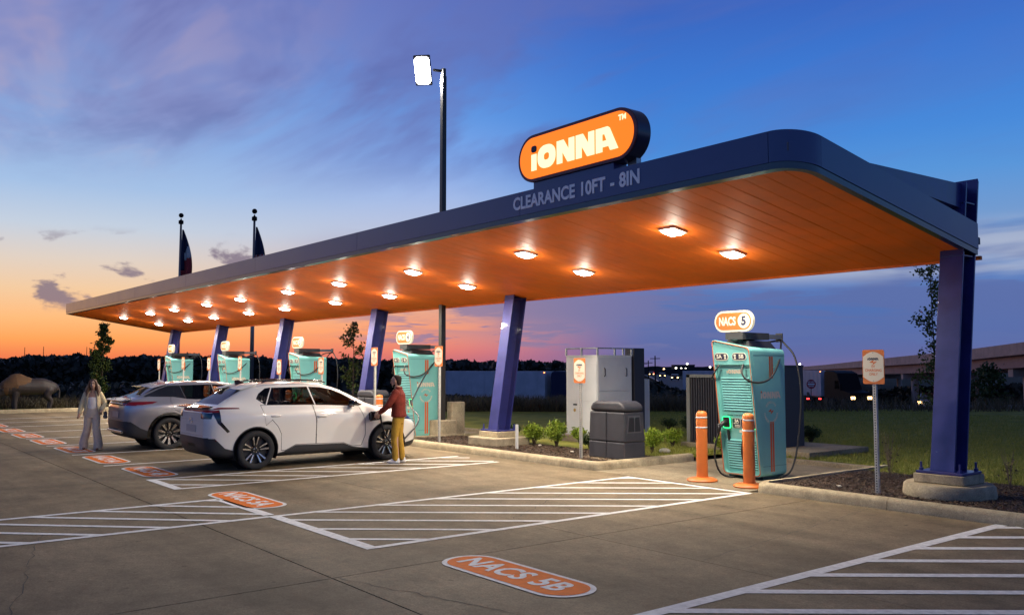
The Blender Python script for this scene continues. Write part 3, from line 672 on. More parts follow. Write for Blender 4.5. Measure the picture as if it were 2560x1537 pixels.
def charger(cx, num, label, busy=False):
    e = empty('ev_charger', (cx, CFY, 0.0), 0, label, 'ev charger', 'teal chargers under the canopy')
    out0 = [(-.40,.06),(.40,.06),(.40,2.28),(-.40,2.43)]
    def body():
        fr = rpoly(out0, .07); bk = rpoly([(-.40,.06),(.40,.06),(.40,2.26),(-.40,2.26)], .09); n = len(fr)
        vs = [(x, yf(z), z) for x, z in fr] + [(x, .95, z) for x, z in bk]
        me = MB().add(vs, [tuple(range(n))[::-1], tuple(range(n,2*n))] + [(i,(i+1)%n,n+(i+1)%n,n+i) for i in range(n)]).mesh('charger_body')
        for p in me.polygons: p.use_smooth = True
        me.set_sharp_from_angle(angle=R_(35)); return me
    link('body', shared('body', body), M_TEAL, e)
    def skirt():
        return MB().box(-.36,.36,.33,.92,0.002,.07).mesh()
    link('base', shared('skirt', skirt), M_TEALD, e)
    # dark panel joints on the visible side
    def joint(): return MB().box(.4005,.4025,yf(2.1)+.0,.95,2.145,2.151).box(.4005,.4025,yf(.2),.95,.235,.24).mesh()
    rimo = rpoly(out0, .075); c = Vector((0,1.25))
    def ring(a, b, d):
        def ins(k): return rpoly([(-.40+k,.06+k),(.40-k,.06+k),(.40-k,2.28-k),(-.40+k,2.43-k)], .075)
        return onface(shape([ins(a), ins(b)], d), d/2)
    link('rim', shared('rim', lambda: ring(.0015,.034,.066)), M_TEAL, e)
    link('orange_line', shared('oline', lambda: ring(.010,.021,.076)), M_CORANGE, e)
    link('header', shared('header', lambda: onface(shape([[(-.366,1.985),(.366,1.985),(.366,2.25),(-.366,2.387)]], .058), .030)), M_TEAL, e)
    for s, t in ((-1, num+'A'), (1, num+'B')):
        px = -.21 if s < 0 else .17; pz = 2.125
        p = link('number_plate', shared('plate%d'%s, lambda: onface(move(shape([pill(.150,.066,6)], .006), px, pz), .064)), M_NSC, e)
        link('plate_fill', shared('platef%d'%s, lambda: onface(move(shape([pill(.138,.054,6)], .004), px, pz), .069)), M_INK, p)
        me = onface(move(text(t, .095, .0045, 0, 1.0), px - s*(-.0) + (-.045 if s < 0 else .045), pz), .0725); link('lettering', me, M_NSC, p)
        me = onface(move(shape([rrect(-.026,.026,-.002,.042,.02,3), rrect(-.022,.022,-.042,-.006,.015,3)]), px + (.085 if s < 0 else -.085), pz), .0725); link('plug_symbol', me, M_NSC, p)
    link('word_mark', shared('fw', lambda: onface(move(word_mesh(.072), .0, 1.865), .004)), M_CREAM, e)
    # louvres: dark slots with proud slats
    for z0, z1, n, w in ((1.17,1.77,13,.30),(.16,.68,12,.30)):
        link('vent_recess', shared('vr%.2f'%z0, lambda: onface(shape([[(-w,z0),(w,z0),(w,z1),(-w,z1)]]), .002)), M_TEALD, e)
        pt = (z1-z0)/n
        for k in range(n):
            za = z0 + pt*k + pt*.42; zb = z0 + pt*(k+1)
            def slat():
                return MB().hexa([(-w-.004,yf(za)-.022,za),(w+.004,yf(za)-.022,za),(w+.004,yf(za)-.001,za+.002),(-w-.004,yf(za)-.001,za+.002)],
                                 [(-w-.004,yf(zb)-.012,zb),(w+.004,yf(zb)-.012,zb),(w+.004,yf(zb)-.001,zb),(-w-.004,yf(zb)-.001,zb)]).mesh()
            link('louvre', shared('sl%.2f_%d'%(z0,k), slat), M_TEAL, e)
    # connector panel
    link('caption', shared('cap', lambda: onface(move(text('Charge 2 cars at the same time!', .043, .0008), .03, 1.105), .003)), M_INK, e)
    for s in (-1, 1):
        px = -.065 if s < 0 else .115; nm = num + ('A' if s < 0 else 'B')
        p = link('connector_plate', shared('cpb%d'%s, lambda: onface(move(shape([rrect(-.088,.088,-.088,.088,.03)], .004), px, .965), .003)), M_CREAM, e)
        link('plate_fill', shared('cpf%d'%s, lambda: onface(move(shape([rrect(-.082,.082,-.082,.082,.026)], .004), px, .965), .006)), M_INK, p)
        link('lettering', onface(move(text(nm, .07, .003), px+.01, 1.005), .0095), M_NSC, p)
        link('lettering', shared('ccs%d'%s, lambda: onface(move(text('CCS', .055, .002), px+.015, .915), .0095)), M_NSC, p)
        link('arrow', shared('arr%d'%s, lambda: onface(move(shape([[(-.06,0),(-.04,.014),(-.04,.004),(.05,.004),(.05,-.004),(-.04,-.004),(-.04,-.014)]]), px, .962), .0095)), M_NSC, p)
        hx = -.245 if s < 0 else .29
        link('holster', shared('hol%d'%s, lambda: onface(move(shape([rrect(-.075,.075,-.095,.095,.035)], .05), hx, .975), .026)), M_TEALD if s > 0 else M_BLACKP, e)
        link('status_light', shared('sta%d'%s, lambda: onface(move(shape([rrect(-.084,.084,-.103,.103,.042), rrect(-.070,.070,-.089,.089,.033)], .014), hx, .975), .044)), M_GREEN, e)
        if not (busy and s > 0):
            # connector: grip, nose and its hanging cable
            y0 = yf(.97)
            gx = hx - .03
            g_ = MB().tube([(gx,y0-.02,.985),(gx-.005,y0-.10,.955),(gx-.03,y0-.16,.90),(gx-.045,y0-.175,.80)], [.048,.046,.032,.024], 10).build('connector', M_BLACKP, e, smooth='all')
            MB().tube([(gx-.015,y0-.125,.965),(gx-.045,y0-.20,.93)], [.012,.012], 6).build('latch', M_ARM, g_)
            if s < 0: pts = [(gx-.045,y0-.175,.80),(gx-.11,y0-.18,.60),(gx-.15,y0-.16,.35),(gx-.09,y0-.10,.10),(gx+.02,y0+.0,.02),(gx+.10,y0+.10,.03),(gx+.12,y0+.22,.08)]
            else: pts = [(gx-.045,y0-.175,.80),(gx-.10,y0-.15,.60),(gx-.12,y0-.12,.40),(gx-.06,y0-.06,.17),(gx+.03,y0-.0,.06),(gx+.06,y0+.10,.03),(gx+.05,y0+.22,.06)]
            cable('charging_cable', pts, e)
    link('handle', shared('hnd', lambda: onface(shape([rrect(-.265,-.225,.66,.84,.018)], .03), .016)), M_BLACKP, e)
    link('payment_tag', shared('ptag', lambda: onface(shape([rrect(-.02,.12,.80,.85,.012)], .003), .002)), M_CREAM, e)
    link('warning_tag', shared('wtag', lambda: onface(shape([[(.02,.70),(.075,.70),(.075,.76),(.02,.76)]], .003), .002)), M_CORANGE, e)
    # decals on the right side
    def side(me, y, z, d=.0028):
        for v in me.vertices: v.co = (.40 + d + v.co.z, y + v.co.x, z + v.co.y)
        return me
    for ya in (-.032, .032):
        link('orange_stripe', shared('st%.2f'%ya, lambda: side(shape([[(-.024,-.19),(.024,-.19),(.024,.19),(-.024,.19)]]), .55+ya, 1.94)), M_CORANGE, e)
        link('orange_stripe', shared('su%.2f'%ya, lambda: side(shape([[(-.024,-.43),(.024,-.43),(.024,.43),(-.024,.43)]]), .55+ya, .57)), M_CORANGE, e)
    link('word_mark', shared('sw', lambda: side(word_mesh(.118), .53, 1.46)), M_CREAM, e)
    link('word_mark_dot', shared('swd', lambda: side(word_mesh(.118, 0, 'dot'), .53, 1.46)), M_CORANGE, e)
    link('round_motto', shared('sm', lambda: side(arc_text('GENUINE', .165, 140, 40, .062), .53, 1.17)), M_CREAM, e)
    link('round_motto', shared('sm2', lambda: side(arc_text('CHARGE DISPENSER', .185, 190, 350, .058, True), .53, 1.17)), M_CREAM, e)
    link('bolt_symbol', shared('sb', lambda: side(shape([boltsign(.075)]), .53, 1.17)), M_CORANGE, e)
    link('panel_joint', shared('pj', joint), M_TEALD, e)
    # cable gantry on top
    def gan(): return MB().hexa([(-.30,.10,2.24),(.32,.10,2.24),(.32,.86,2.24),(-.30,.86,2.24)], [(-.20,.16,2.44),(.22,.16,2.40),(.22,.78,2.40),(-.20,.78,2.42)]).mesh()
    link('gantry_base', shared('gan', gan), M_BLACKP, e)
    link('gantry_beam', shared('gb', lambda: MB().box(-.17,.20,.04,.80,2.425,2.545).mesh()), M_DARKM, e)
    link('gantry_arm', shared('ga', lambda: MB().box(-.02,.10,.80,1.32,2.45,2.53).mesh()), M_ARM, e)
    link('arm_end', shared('ge', lambda: MB().box(-.03,.11,1.32,1.345,2.40,2.56).mesh()), M_DARKM, e)
    cable('charging_cable', [(.25,-.03,1.99),(.27,-.09,1.84),(.36,-.06,1.72),(.47,.12,1.68),(.50,.40,1.76),(.42,.75,2.02),(.22,1.12,2.34),(.08,1.31,2.43)], e)
    if not busy:
        cable('charging_cable', [(.05,1.33,2.46),(.14,1.36,2.36),(.34,1.36,2.12),(.46,1.34,1.6),(.48,1.28,1.0),(.47,1.16,.45),(.46,.98,.12),(.44,.70,.03)], e)
    else:
        cable('charging_cable', [(.05,1.24,2.44),(.04,1.30,2.30),(.02,1.33,1.9),(.0,1.33,1.2),(.02,1.30,.5),(.1,1.2,.05)], e)
    cable('charging_cable', [(-.26,-.03,1.99),(-.33,-.08,1.84),(-.46,.02,1.74),(-.52,.30,1.76),(-.44,.75,2.05),(-.2,1.1,2.36),(-.02,1.30,2.42)], e)
    # pill sign
    sg = MB().prism(pill(.41,.185,10), .075, .135, 'y').build('pill_sign', M_NSC, e, smooth=True); sg.location = (-.02,0,2.745)
    q = link('sign_fill', shape([rrect(-.375,.375,-.15,.15,.148,8)], .004), M_NSO, sg); face_front(q, (0,.072,0))
    q = link('lettering', text('NACS', .20, .0085, 0, .70, space=1.0), M_NSC, sg); face_front(q, (-.13,.069,-.005))
    q = link('number_disc', shape([[(.128*math.cos(R_(a)), .128*math.sin(R_(a))) for a in range(0,360,12)]]), M_NSC, sg); face_front(q, (.225,.069,0))
    q = link('number', text(num, .21, .009), M_INK, sg); face_front(q, (.222,.066,-.005))
    MB().box(-.09,.09,.08,.13,2.40,2.58).build('sign_post', M_DARKM, e)
    return e
CL = ['nearest teal charger under the NACS 5 pill sign', 'teal charger under the NACS 4 sign behind the man', 'teal charger under the NACS 3 sign behind the white car',
      'teal charger under the NACS 2 sign between two leaning columns', 'farthest teal charger under the NACS 1 sign behind the grey car']
for i, cx in enumerate(CH_X): charger(cx, str(5-i), CL[i], busy=(i == 1))
# ------------------------------------------------------------------ bollards
M_BOLL = mat('orange_bollard', (0.66,0.17,0.025), 0.45, vary=0.08, vscale=5)
M_REFL = mat('white_band', (0.78,0.76,0.72), 0.4)
def bollard(x, y, label):
    e = empty('bollard', (x, y, 0.0), 0, label, 'bollard', 'orange bollards guarding the chargers')
    MB().lathe([(.255,.001),(.26,.018),(.25,.035),(.20,.055),(.12,.07)], (0,0,0), 28).build('base', M_BOLL, e, smooth=True)
    MB().lathe([(.102,.06),(.096,.15),(.096,1.12),(.090,1.155),(.07,1.18),(.03,1.192)], (0,0,0), 24).build('post', M_BOLL, e, smooth=True)
    for z in (.90, 1.07): MB().lathe([(.0965,z),(.0985,z+.003),(.0985,z+.022),(.0965,z+.025)], (0,0,0), 24, cap=False).build('reflective_band', M_REFL, e, smooth='all')
for i, cx in enumerate(CH_X):
    w = ('nearest charger','charger behind the man','charger behind the white car','charger with the number 2 sign','farthest charger')[i]
    bollard(cx-.26, 12.02, 'orange bollard at the left front of the %s' % w); bollard(cx+.71, 12.02, 'orange bollard at the right front of the %s' % w)
# ------------------------------------------------------------------ perforated post signs
M_SPOST = mat('post_galv', (0.52,0.51,0.46), 0.5, metal=0.3, vary=0.15, vscale=10)
M_HOLE = mat('post_hole', (0.03,0.03,0.03), 0.9)
M_PLORANGE = mat('plate_orange', (0.68,0.19,0.04), 0.5); M_PLCREAM = mat('plate_cream', (0.74,0.68,0.52), 0.5)
def evsign(x, y, zc, label):
    zb = 0.10; e = empty('parking_sign', (x, y, zb), 0, label, 'parking sign', 'small EV charging only signs on perforated posts')
    top = zc - zb
    link('post', shared('post%.2f'%top, lambda: MB().box(-.026,.026,0,.045,-.1,top+.2).mesh()), M_SPOST, e)
    def holes():
        mb = MB(); z = .05
        while z < top-.26:
            mb.prism([(.011*math.cos(R_(a)), z+.011*math.sin(R_(a))) for a in range(0,360,60)], -.0015, -.0005, 'y'); z += .038
        return mb.mesh()
    o = link('perforations', shared('holes%.2f'%top, holes), M_HOLE, e); o['kind'] = 'stuff'
    p = link('plate', shared('plate', lambda: MB().prism(rrect(-.168,.168,-.25,.25,.028,4), -.012, -.003, 'y').mesh()), M_PLORANGE, e); p.location = (0,0,top)
    def oval():
        up = [(-.160+.320*k/14, .145 + .075*math.sin(math.pi*k/14)) for k in range(15)]
        return shape([[(a,-b) for a, b in up] + up[::-1]])
    def put(nm, key, fn, m, dx, dz_, par=p):
        q = link(nm, shared(key, fn), m, par); face_front(q, (dx,-.0145,dz_)); return q
    q = put('panel', 'oval', oval, M_PLCREAM, 0, 0); q.location.y = -.0135
    put('word_mark', 'swm', lambda: word_mesh(.036), M_INK, 0, .115)
    put('bolt_symbol', 'sbolt', lambda: shape([boltsign(.055)]), M_PLORANGE, 0, .06)
    for t, dz_ in (('EV', .005), ('CHARGING', -.052), ('ONLY', -.108)): put('lettering', 's'+t, lambda: text(t, .054, .0010, 0, .92), M_PLORANGE, 0, dz_)
    for dz_ in (.205, -.205):
        b = link('bolt', shared('boltm', lambda: MB().lathe([(.008,-.004),(.008,.0)], (0,0,0), 8, 'y').mesh()), M_GALV, p); b.location = (0,-.013,dz_)
SIG = [(-6.83,12.15,1.95,'EV charging only sign nearest the right column'), (-13.12,12.13,1.87,'EV charging only sign beside the dark trash bin'), (-18.05,12.0,2.20,'EV charging only sign in front of the tall lamp pole'),
       (-21.3,12.05,2.22,'EV charging only sign right behind the man by the second nearest charger'), (-24.74,12.15,1.97,'EV charging only sign in front of the charger behind the white car'), (-27.84,12.15,1.93,'EV charging only sign against the column behind the white car roof'),
       (-31.3,12.15,2.07,'EV charging only sign covering part of the second farthest charger'), (-34.5,12.15,2.05,'EV charging only sign against the column just left of the second farthest charger'),
       (-37.6,12.15,2.09,'EV charging only sign covering part of the farthest charger'), (-40.9,12.15,2.03,'farthest EV charging only sign beside the last column')]
for x, y, z, l in SIG: evsign(x, y, z, l)
# ------------------------------------------------------------------ bins and cabinets
M_BIN = mat('bin_plastic', (0.040,0.039,0.046), 0.55, vary=0.2, vscale=5, bump=0.15, bscale=120)
M_BINE = mat('bin_edge', (0.07,0.065,0.075), 0.5)
def bin_(x, y, label):
    e = empty('trash_bin', (x, y, .115), 0, label, 'trash bin', 'dark plastic trash bins')
    def blk(z0, z1, w0, w1, d0, d1, name, bv=.02):
        return MB().hexa([(-w0,-d0,z0),(w0,-d0,z0),(w0,d0,z0),(-w0,d0,z0)], [(-w1,-d1,z1),(w1,-d1,z1),(w1,d1,z1),(-w1,d1,z1)]).build(name, M_BIN, e, bevel=bv, seg=3)
    blk(0.0, .34, .51, .506, .30, .297, 'base', .03); b = blk(.343, .93, .506, .49, .297, .285, 'body', .03)
    MB().prism([(-.495,.934),(.495,.934),(.485,1.03),(.43,1.10),(.33,1.145),(-.33,1.145),(-.43,1.10),(-.485,1.03)], -.288, .288, 'y').build('hood', M_BIN, e, bevel=.07, seg=4)
    MB().box(-.006,.006,-.303,-.27,.02,.92).build('seam', M_BLACKP, e)
    MB().prism([(-.22,.52),(.20,.52),(.16,.86),(-.18,.86)], .478, .505, 'x').build('opening_frame', M_BINE, b, bevel=.008)
    MB().prism([(-.185,.55),(.165,.55),(.13,.83),(-.15,.83)], .50, .507, 'x').build('opening', M_BLACKP, b)
    MB().box(.49,.515,-.02,.0,.55,.83).build('flap_bar', M_BINE, b)
bin_(-12.78, 12.82, 'big dark grey trash bin beside the kerb corner')
bin_(-22.95, 12.95, 'dark trash bin glimpsed above the white car hood')
MB().box(-13.5,-12.15,12.35,13.3,.06,.118).build('bin_pad', M_PADC, None); tag(bpy.data.objects['bin_pad'], kind='structure')
M_CAB = mat('cabinet_grey', (0.62,0.62,0.60), 0.45, coat=0.1, vary=0.08, vscale=2)
M_CABS = mat('cabinet_side', (0.50,0.50,0.51), 0.5, vary=0.08, vscale=2)
M_ENC = mat('enclosure_dark', (0.022,0.021,0.03), 0.5); M_ENCG = mat('enclosure_frame', (0.13,0.13,0.12), 0.5)
def pad(name, x0, x1, y0, y1, z1): return tag(MB().box(x0,x1,y0,y1,-.3,z1).build(name, M_PADC, bevel=.01), kind='structure')
pad('equipment_pad', -17.3,-15.4,14.9,16.9,.235)
c = empty('switch_cabinet', (-16.32,15.75,.235), 0, 'tall light grey electrical cabinet with black door handles on a pad', 'cabinet')
W, D, Hc = .575, .60, 1.97
MB().box(-W,W,-D,D,0,Hc).build('housing', M_CAB, c, bevel=.006)
MB().box(-W-.01,W+.01,-D-.01,D+.01,Hc,Hc+.03).build('lid', M_CAB, c)
for z0, z1 in ((.03,.84),(.85,Hc-.16)): MB().box(-W+.03,W-.03,-D-.012,-D-.001,z0,z1).build('front_panel', M_CAB, c, bevel=.004)
for z0, z1 in ((.03,1.10),(1.11,Hc-.03)):
    d_ = MB().box(W+.001,W+.014,-D+.03,D-.03,z0,z1).build('door', M_CABS, c, bevel=.004)
    for yy in (-.38,.38): MB().tube([(W+.014,yy,(z0+z1)/2-.10+.05),(W+.045,yy,(z0+z1)/2-.08+.05),(W+.045,yy,(z0+z1)/2+.08+.05),(W+.014,yy,(z0+z1)/2+.10+.05)], .012, 6).build('door_handle', M_BLACKP, d_)
MB().lathe([(.045,-.012),(.045,0.0)], (-.25,-D-.003,.62), 16, 'y').build('key_lock', mat('brass',(0.45,0.33,0.10),0.4,metal=0.6), c)
MB().box(-.30,-.16,-D-.018,-D-.011,.74,.78).build('label_plate', M_BLACKP, c)
for a, b in (((-W,-D),(W,-D)),((W,-D),(W,D))):
    MB().tube([(a[0],a[1],Hc+.20),(b[0],b[1],Hc+.20)], .018, 6).build('top_rail', M_GALV, c)
for px_, py_ in ((-W,-D),(W,-D),(0,-D),(W,D),(W,0),(W,.3)): MB().box(px_-.02,px_+.02,py_-.02,py_+.02,Hc+.03,Hc+.20).build('rail_post', M_GALV, c)
tag(MB().box(-16.05,-15.72,16.42,16.8,.235,2.42).build('meter_cabinet', M_ENC, bevel=.01), 'narrow dark cabinet standing behind the light grey cabinet', 'cabinet')
tag(MB().prism(rrect(-16.25,-15.95,16.95,17.25,.03,2), -.2, 1.62).build('rear_cabinet', M_CABS, bevel=.01), 'lower grey cabinet behind and right of the tall grey cabinet', 'cabinet')
pad('equipment_pad', -13.8,-10.4,15.95,18.2,.20)
c = empty('louvred_enclosure', (-12.95,16.45,.20), 0, 'dark enclosure with vertical louvre bars behind the nearest charger', 'enclosure')
MB().box(-.72,.62,-.35,.5,0,1.50).build('housing', M_ENC, c)
for x0, x1 in ((-.76,-.66),(.56,.66)): MB().box(x0,x1,-.39,-.30,0,1.56).build('frame_post', M_ENCG, c)
MB().box(-.76,.66,-.39,-.30,1.50,1.57).build('frame_rail', M_ENCG, c)
for k in range(17): x_ = -.61 + k*.071; MB().box(x_,x_+.022,-.385,-.352,.03,1.49).build('louvre_bar', M_ENCG if k % 1 else M_ENC, c)
c = empty('tall_enclosure', (-11.9,16.95,.20), 0, 'tall plain dark cabinet on a pad right of the nearest charger', 'enclosure')
MB().box(-.5,.5,-.35,.35,0,1.74).build('housing', M_ENC, c, bevel=.006); MB().box(-.51,.51,-.36,.36,1.74,1.78).build('lid', M_ENC, c)
tag(MB().prism(rrect(-20.3,-20.02,13.75,14.2,.05,3), 0.0, .98).build('concrete_marker', M_FOOT, bevel=.03), 'squat pale concrete block behind the charger numbered 4', 'concrete block')
tag(MB().box(-15.52,-15.46,12.38,12.42,.0,.66).build('marker_post', mat('white_post',(0.6,0.6,0.57),0.6)), 'thin white marker post next to the square footing', 'post')
# ------------------------------------------------------------------ lot lamp
lp = empty('lamp_pole', (-20.15, 13.5, 0.05), 0, 'tall dark square lamp pole with a blazing floodlight head', 'street lamp')
M_POLE = mat('pole_bronze', (0.05,0.045,0.04), 0.4, metal=0.4)
MB().box(-.30,.30,-.30,.30,-.1,.45).build('base', M_FOOT, lp, bevel=.03)
MB().hexa([(-.075,-.075,.45),(.075,-.075,.45),(.075,.075,.45),(-.075,.075,.45)], [(-.065,-.065,10.0),(.065,-.065,10.0),(.065,.065,10.0),(-.065,.065,10.0)]).build('shaft', M_POLE, lp, bevel=.008)
MB().box(-.05,.05,-.05,.05,10.0,10.22).build('tenon', M_POLE, lp)
MB().tube([(0,0,10.15),(-.22,-.2,10.2)], .04, 8).build('bracket', M_POLE, lp)
LA = Vector((0.62,-0.62,-0.48)).normalized()
hd = MB(); hd.M = Matrix.Translation((-.48,-.38,10.22)) @ LA.to_track_quat('-Z','Y').to_matrix().to_4x4()
hd.box(-.24,.24,-.42,.42,-.03,.06); hd.build('head', M_POLE, lp, bevel=.03)
hd = MB(); hd.M = Matrix.Translation((-.48,-.38,10.22)) @ LA.to_track_quat('-Z','Y').to_matrix().to_4x4()
hd.prism(rrect(-.21,.21,-.38,.38,.12,6), -.06, -.031); hd.build('lens', emis('flood_lens', (0.92,0.94,1.0), 25.0), lp)
pl_ = Vector((-.48,-.38,10.22)) + LA*.08
arealight('flood', lp, pl_, .5, 520.0, (0.95,0.93,0.90), LA.to_track_quat('-Z','Y').to_euler(), R_(170), .6)
# ------------------------------------------------------------------ cars
def pchip(xs, ys):
    xs = np.array(xs, float); ys = np.array(ys, float); h = np.diff(xs); d = np.diff(ys)/h; m = np.zeros(len(xs))
    for i in range(1, len(xs)-1):
        if d[i-1]*d[i] > 0:
            w1 = 2*h[i]+h[i-1]; w2 = h[i]+2*h[i-1]; m[i] = (w1+w2)/(w1/d[i-1]+w2/d[i])
    m[0] = d[0]; m[-1] = d[-1]
    def f(x):
        i = int(min(max(np.searchsorted(xs, x)-1, 0), len(xs)-2)); t = (x-xs[i])/h[i]; t = min(max(t,0),1)
        return ((1+2*t)*(1-t)**2)*ys[i] + t*(1-t)**2*h[i]*m[i] + t*t*(3-2*t)*ys[i+1] + t*t*(t-1)*h[i]*m[i+1]
    return f
def inside(p, poly):
    x, y = p; c = False; n = len(poly); j = n-1
    for i in range(n):
        xi, yi = poly[i]; xj, yj = poly[j]
        if (yi > y) != (yj > y) and x < (xj-xi)*(y-yi)/(yj-yi)+xi: c = not c
        j = i
    return c
def offset_poly(poly, d):
    out = []; n = len(poly); area = sum(poly[i][0]*poly[(i+1)%n][1]-poly[(i+1)%n][0]*poly[i][1] for i in range(n)); s = 1 if area > 0 else -1
    for i in range(n):
        p0, p1, p2 = Vector(poly[i-1]), Vector(poly[i]), Vector(poly[(i+1)%n])
        a = (p1-p0).normalized(); b = (p2-p1).normalized(); na = Vector((a.y,-a.x))*s; nb = Vector((b.y,-b.x))*s
        m = (na+nb); m = m/max(0.35, m.length_squared)*2 if m.length > 1e-4 else na
        q = p1 + m*d; out.append((q.x, q.y))
    return out
class Shell:
    """smooth closed body shell; regions are cut out of it along drawn outlines"""
    def __init__(s, g, wheels, arch_r, wheel_z):
        s.bm = bmesh.new(); L = g['L']
        xs = np.concatenate([np.linspace(0,0.12,5), np.linspace(0.17,L-0.25,74), np.linspace(L-0.2,L,8)])
        F = {k: pchip(*zip(*v)) for k, v in g.items() if k != 'L'}
        rows = []; sub = 5
        for x in xs:
            zt, zb, zlo, w, wb, wr = F['top'](x), F['belt'](x), F['low'](x), F['w'](x), F['wbelt'](x), F['wroof'](x)
            hgt = zt-zb; zr = zb + hgt*0.84
            wrr = min(wr, wb-0.02)
            q = 0.5 + 0.0*x
            ctrl = [(0,zlo),(w*.55,zlo),(w*.86,zlo+.01),(w*.965,zlo+.09),(w*.985,zlo+(zb-zlo)*.36),(w,zlo+(zb-zlo)*.62),(w*.985,zb-(zb-zlo)*.16),(wb,zb),
                    (wb+(wrr-wb)*.55,zb+hgt*.46),(wrr,zr),(wrr-.10*min(1,wrr/.5),zt-hgt*.035-.006),(wrr*.45,zt-.002),(0,zt)]
            C = [Vector(c) for c in ctrl]; C = [Vector((-C[1].x,C[1].y))] + C + [Vector((-C[-2].x,C[-2].y))]
            pts = []
            for i in range(1, len(C)-2):
                a,b,c,d = C[i-1],C[i],C[i+1],C[i+2]
                for k in range(sub):
                    t = k/sub; tau = .42
                    m1 = (c-a)*tau; m2 = (d-b)*tau
                    p = b*(2*t**3-3*t*t+1)+m1*(t**3-2*t*t+t)+c*(-2*t**3+3*t*t)+m2*(t**3-t*t); pts.append((max(0.0,p.x), p.y))
            pts.append((0.0, zt)); rows.append(pts)
        n = len(rows[0]); V = []
        for x, pts in zip(xs, rows):
            ring = [s.bm.verts.new((x, p[0], p[1])) for p in pts] + [s.bm.verts.new((x, -p[0], p[1])) for p in pts[-2:0:-1]]
            V.append(ring)
        m = len(V[0])
        for i in range(len(V)-1):
            for k in range(m): s.bm.faces.new((V[i][k], V[i][(k+1)%m], V[i+1][(k+1)%m], V[i+1][k]))
        for ring, end in ((V[0], 0), (V[-1], 1)):       # end caps as strips so that they can be cut
            for k in range(1, n-1):
                a, b = ring[k], ring[k+1]; c, d = ring[(m-k-1)%m], ring[m-k]
                try: s.bm.faces.new((a,b,c,d) if b is not c else (a,b,d))
                except ValueError: pass
            try: s.bm.faces.new((ring[0], ring[1], ring[m-1]))
            except ValueError: pass
        bmesh.ops.recalc_face_normals(s.bm, faces=s.bm.faces)
        s.lay = s.bm.faces.layers.int.new('part')
    def cut(s, poly, pid, axes=(0,2), test=None, only=(0,)):
        s.bm.normal_update()
        lo = [min(p[i] for p in poly)-.01 for i in (0,1)]; hi = [max(p[i] for p in poly)+.01 for i in (0,1)]
        def ok(f):
            if f[s.lay] not in only: return False
            if test and not test(f): return False
            for i in (0,1):
                v = [w.co[axes[i]] for w in f.verts]
                if max(v) < lo[i] or min(v) > hi[i]: return False
            return True
        faces = [f for f in s.bm.faces if ok(f)]
        n = len(poly)
        for i in range(n):
            a, b = poly[i], poly[(i+1)%n]; d = (b[0]-a[0], b[1]-a[1]); l = math.hypot(*d)
            if l < 1e-6: continue
            co = [0,0,0]; no = [0,0,0]; co[axes[0]], co[axes[1]] = a; no[axes[0]], no[axes[1]] = d[1]/l, -d[0]/l
            sub = []
            x0, x1 = sorted((a[0],b[0])); y0, y1 = sorted((a[1],b[1]))
            rest = []
            for f in faces:
                v0 = [w.co[axes[0]] for w in f.verts]; v1 = [w.co[axes[1]] for w in f.verts]
                (sub if not (max(v0) < x0-.03 or min(v0) > x1+.03 or max(v1) < y0-.03 or min(v1) > y1+.03) else rest).append(f)
            if not sub: continue
            geom = list(set(sub) | set(e for f in sub for e in f.edges) | set(v for f in sub for v in f.verts))
            r = bmesh.ops.bisect_plane(s.bm, geom=geom, dist=1e-5, plane_co=co, plane_no=no)
            nf = set(g for g in r['geom'] if isinstance(g, bmesh.types.BMFace)) | set(f for f in sub if f.is_valid)
            faces = [f for f in rest if f.is_valid] + list(nf)
        for f in faces:
            if f.is_valid and f[s.lay] in only:
                c = f.calc_center_median()
                if inside((c[axes[0]], c[axes[1]]), poly): f[s.lay] = pid
    def part(s, name, pids, m, parent, off=0.0, side=0, solid=0.0):
        s.bm.normal_update()
        if not isinstance(pids, (list, tuple)): pids = [pids]
        idx = {}; vs = []; ns = []; fs = []
        for f in s.bm.faces:
            if f[s.lay] not in pids: continue
            if side and f.calc_center_median().y*side <= 0: continue
            q = []
            for v in f.verts:
                if v not in idx: idx[v] = len(vs); vs.append(v.co + v.normal*off); ns.append(v.normal.copy())
                q.append(idx[v])
            fs.append(q)
        if not fs: return None
        me = bpy.data.meshes.new(name); me.from_pydata([tuple(v) for v in vs], [], fs); me.update()
        for p in me.polygons: p.use_smooth = True
        me.normals_split_custom_set_from_vertices([tuple(n) for n in ns])
        return link(name, me, m, parent)
M_TYRE = mat('tyre', (0.018,0.018,0.019), 0.75, bump=0.3, bscale=90); M_RIMB = mat('rim_black', (0.012,0.012,0.013), 0.25, coat=0.5)
M_RIMS = mat('rim_silver', (0.62,0.61,0.60), 0.22, metal=0.9); M_LINER = mat('wheel_liner', (0.010,0.010,0.010), 0.9)
M_CLAD = mat('cladding', (0.028,0.028,0.03), 0.55, bump=0.1, bscale=200); M_GAP = mat('panel_gap', (0.012,0.012,0.012), 0.8)
M_CGLASS = glassmat('car_glass', (0.55,0.57,0.57)); M_PGLASS = glassmat('privacy_glass', (0.13,0.125,0.125)); M_TAIL = mat('tail_red', (0.10,0.004,0.006), 0.12, coat=0.6, emit=(0.6,0.0,0.02), estr=0.05)
M_GLOSSB = mat('gloss_black', (0.008,0.008,0.009), 0.10, coat=1.0); M_SEAT = mat('seat_fabric', (0.05,0.042,0.040), 0.8); M_CHROME = mat('satin_metal', (0.70,0.70,0.68), 0.2, metal=1.0)
M_WHITEP = mat('pearl_white', (0.80,0.775,0.72), 0.30, coat=1.0, spec=0.5, crough=0.03); M_GREYP = mat('silver_grey', (0.33,0.325,0.36), 0.30, metal=0.55, coat=1.0, crough=0.03)
for _m in (M_WHITEP, M_GREYP): _m.node_tree.nodes['Principled BSDF'].inputs['Coat IOR'].default_value = 1.75
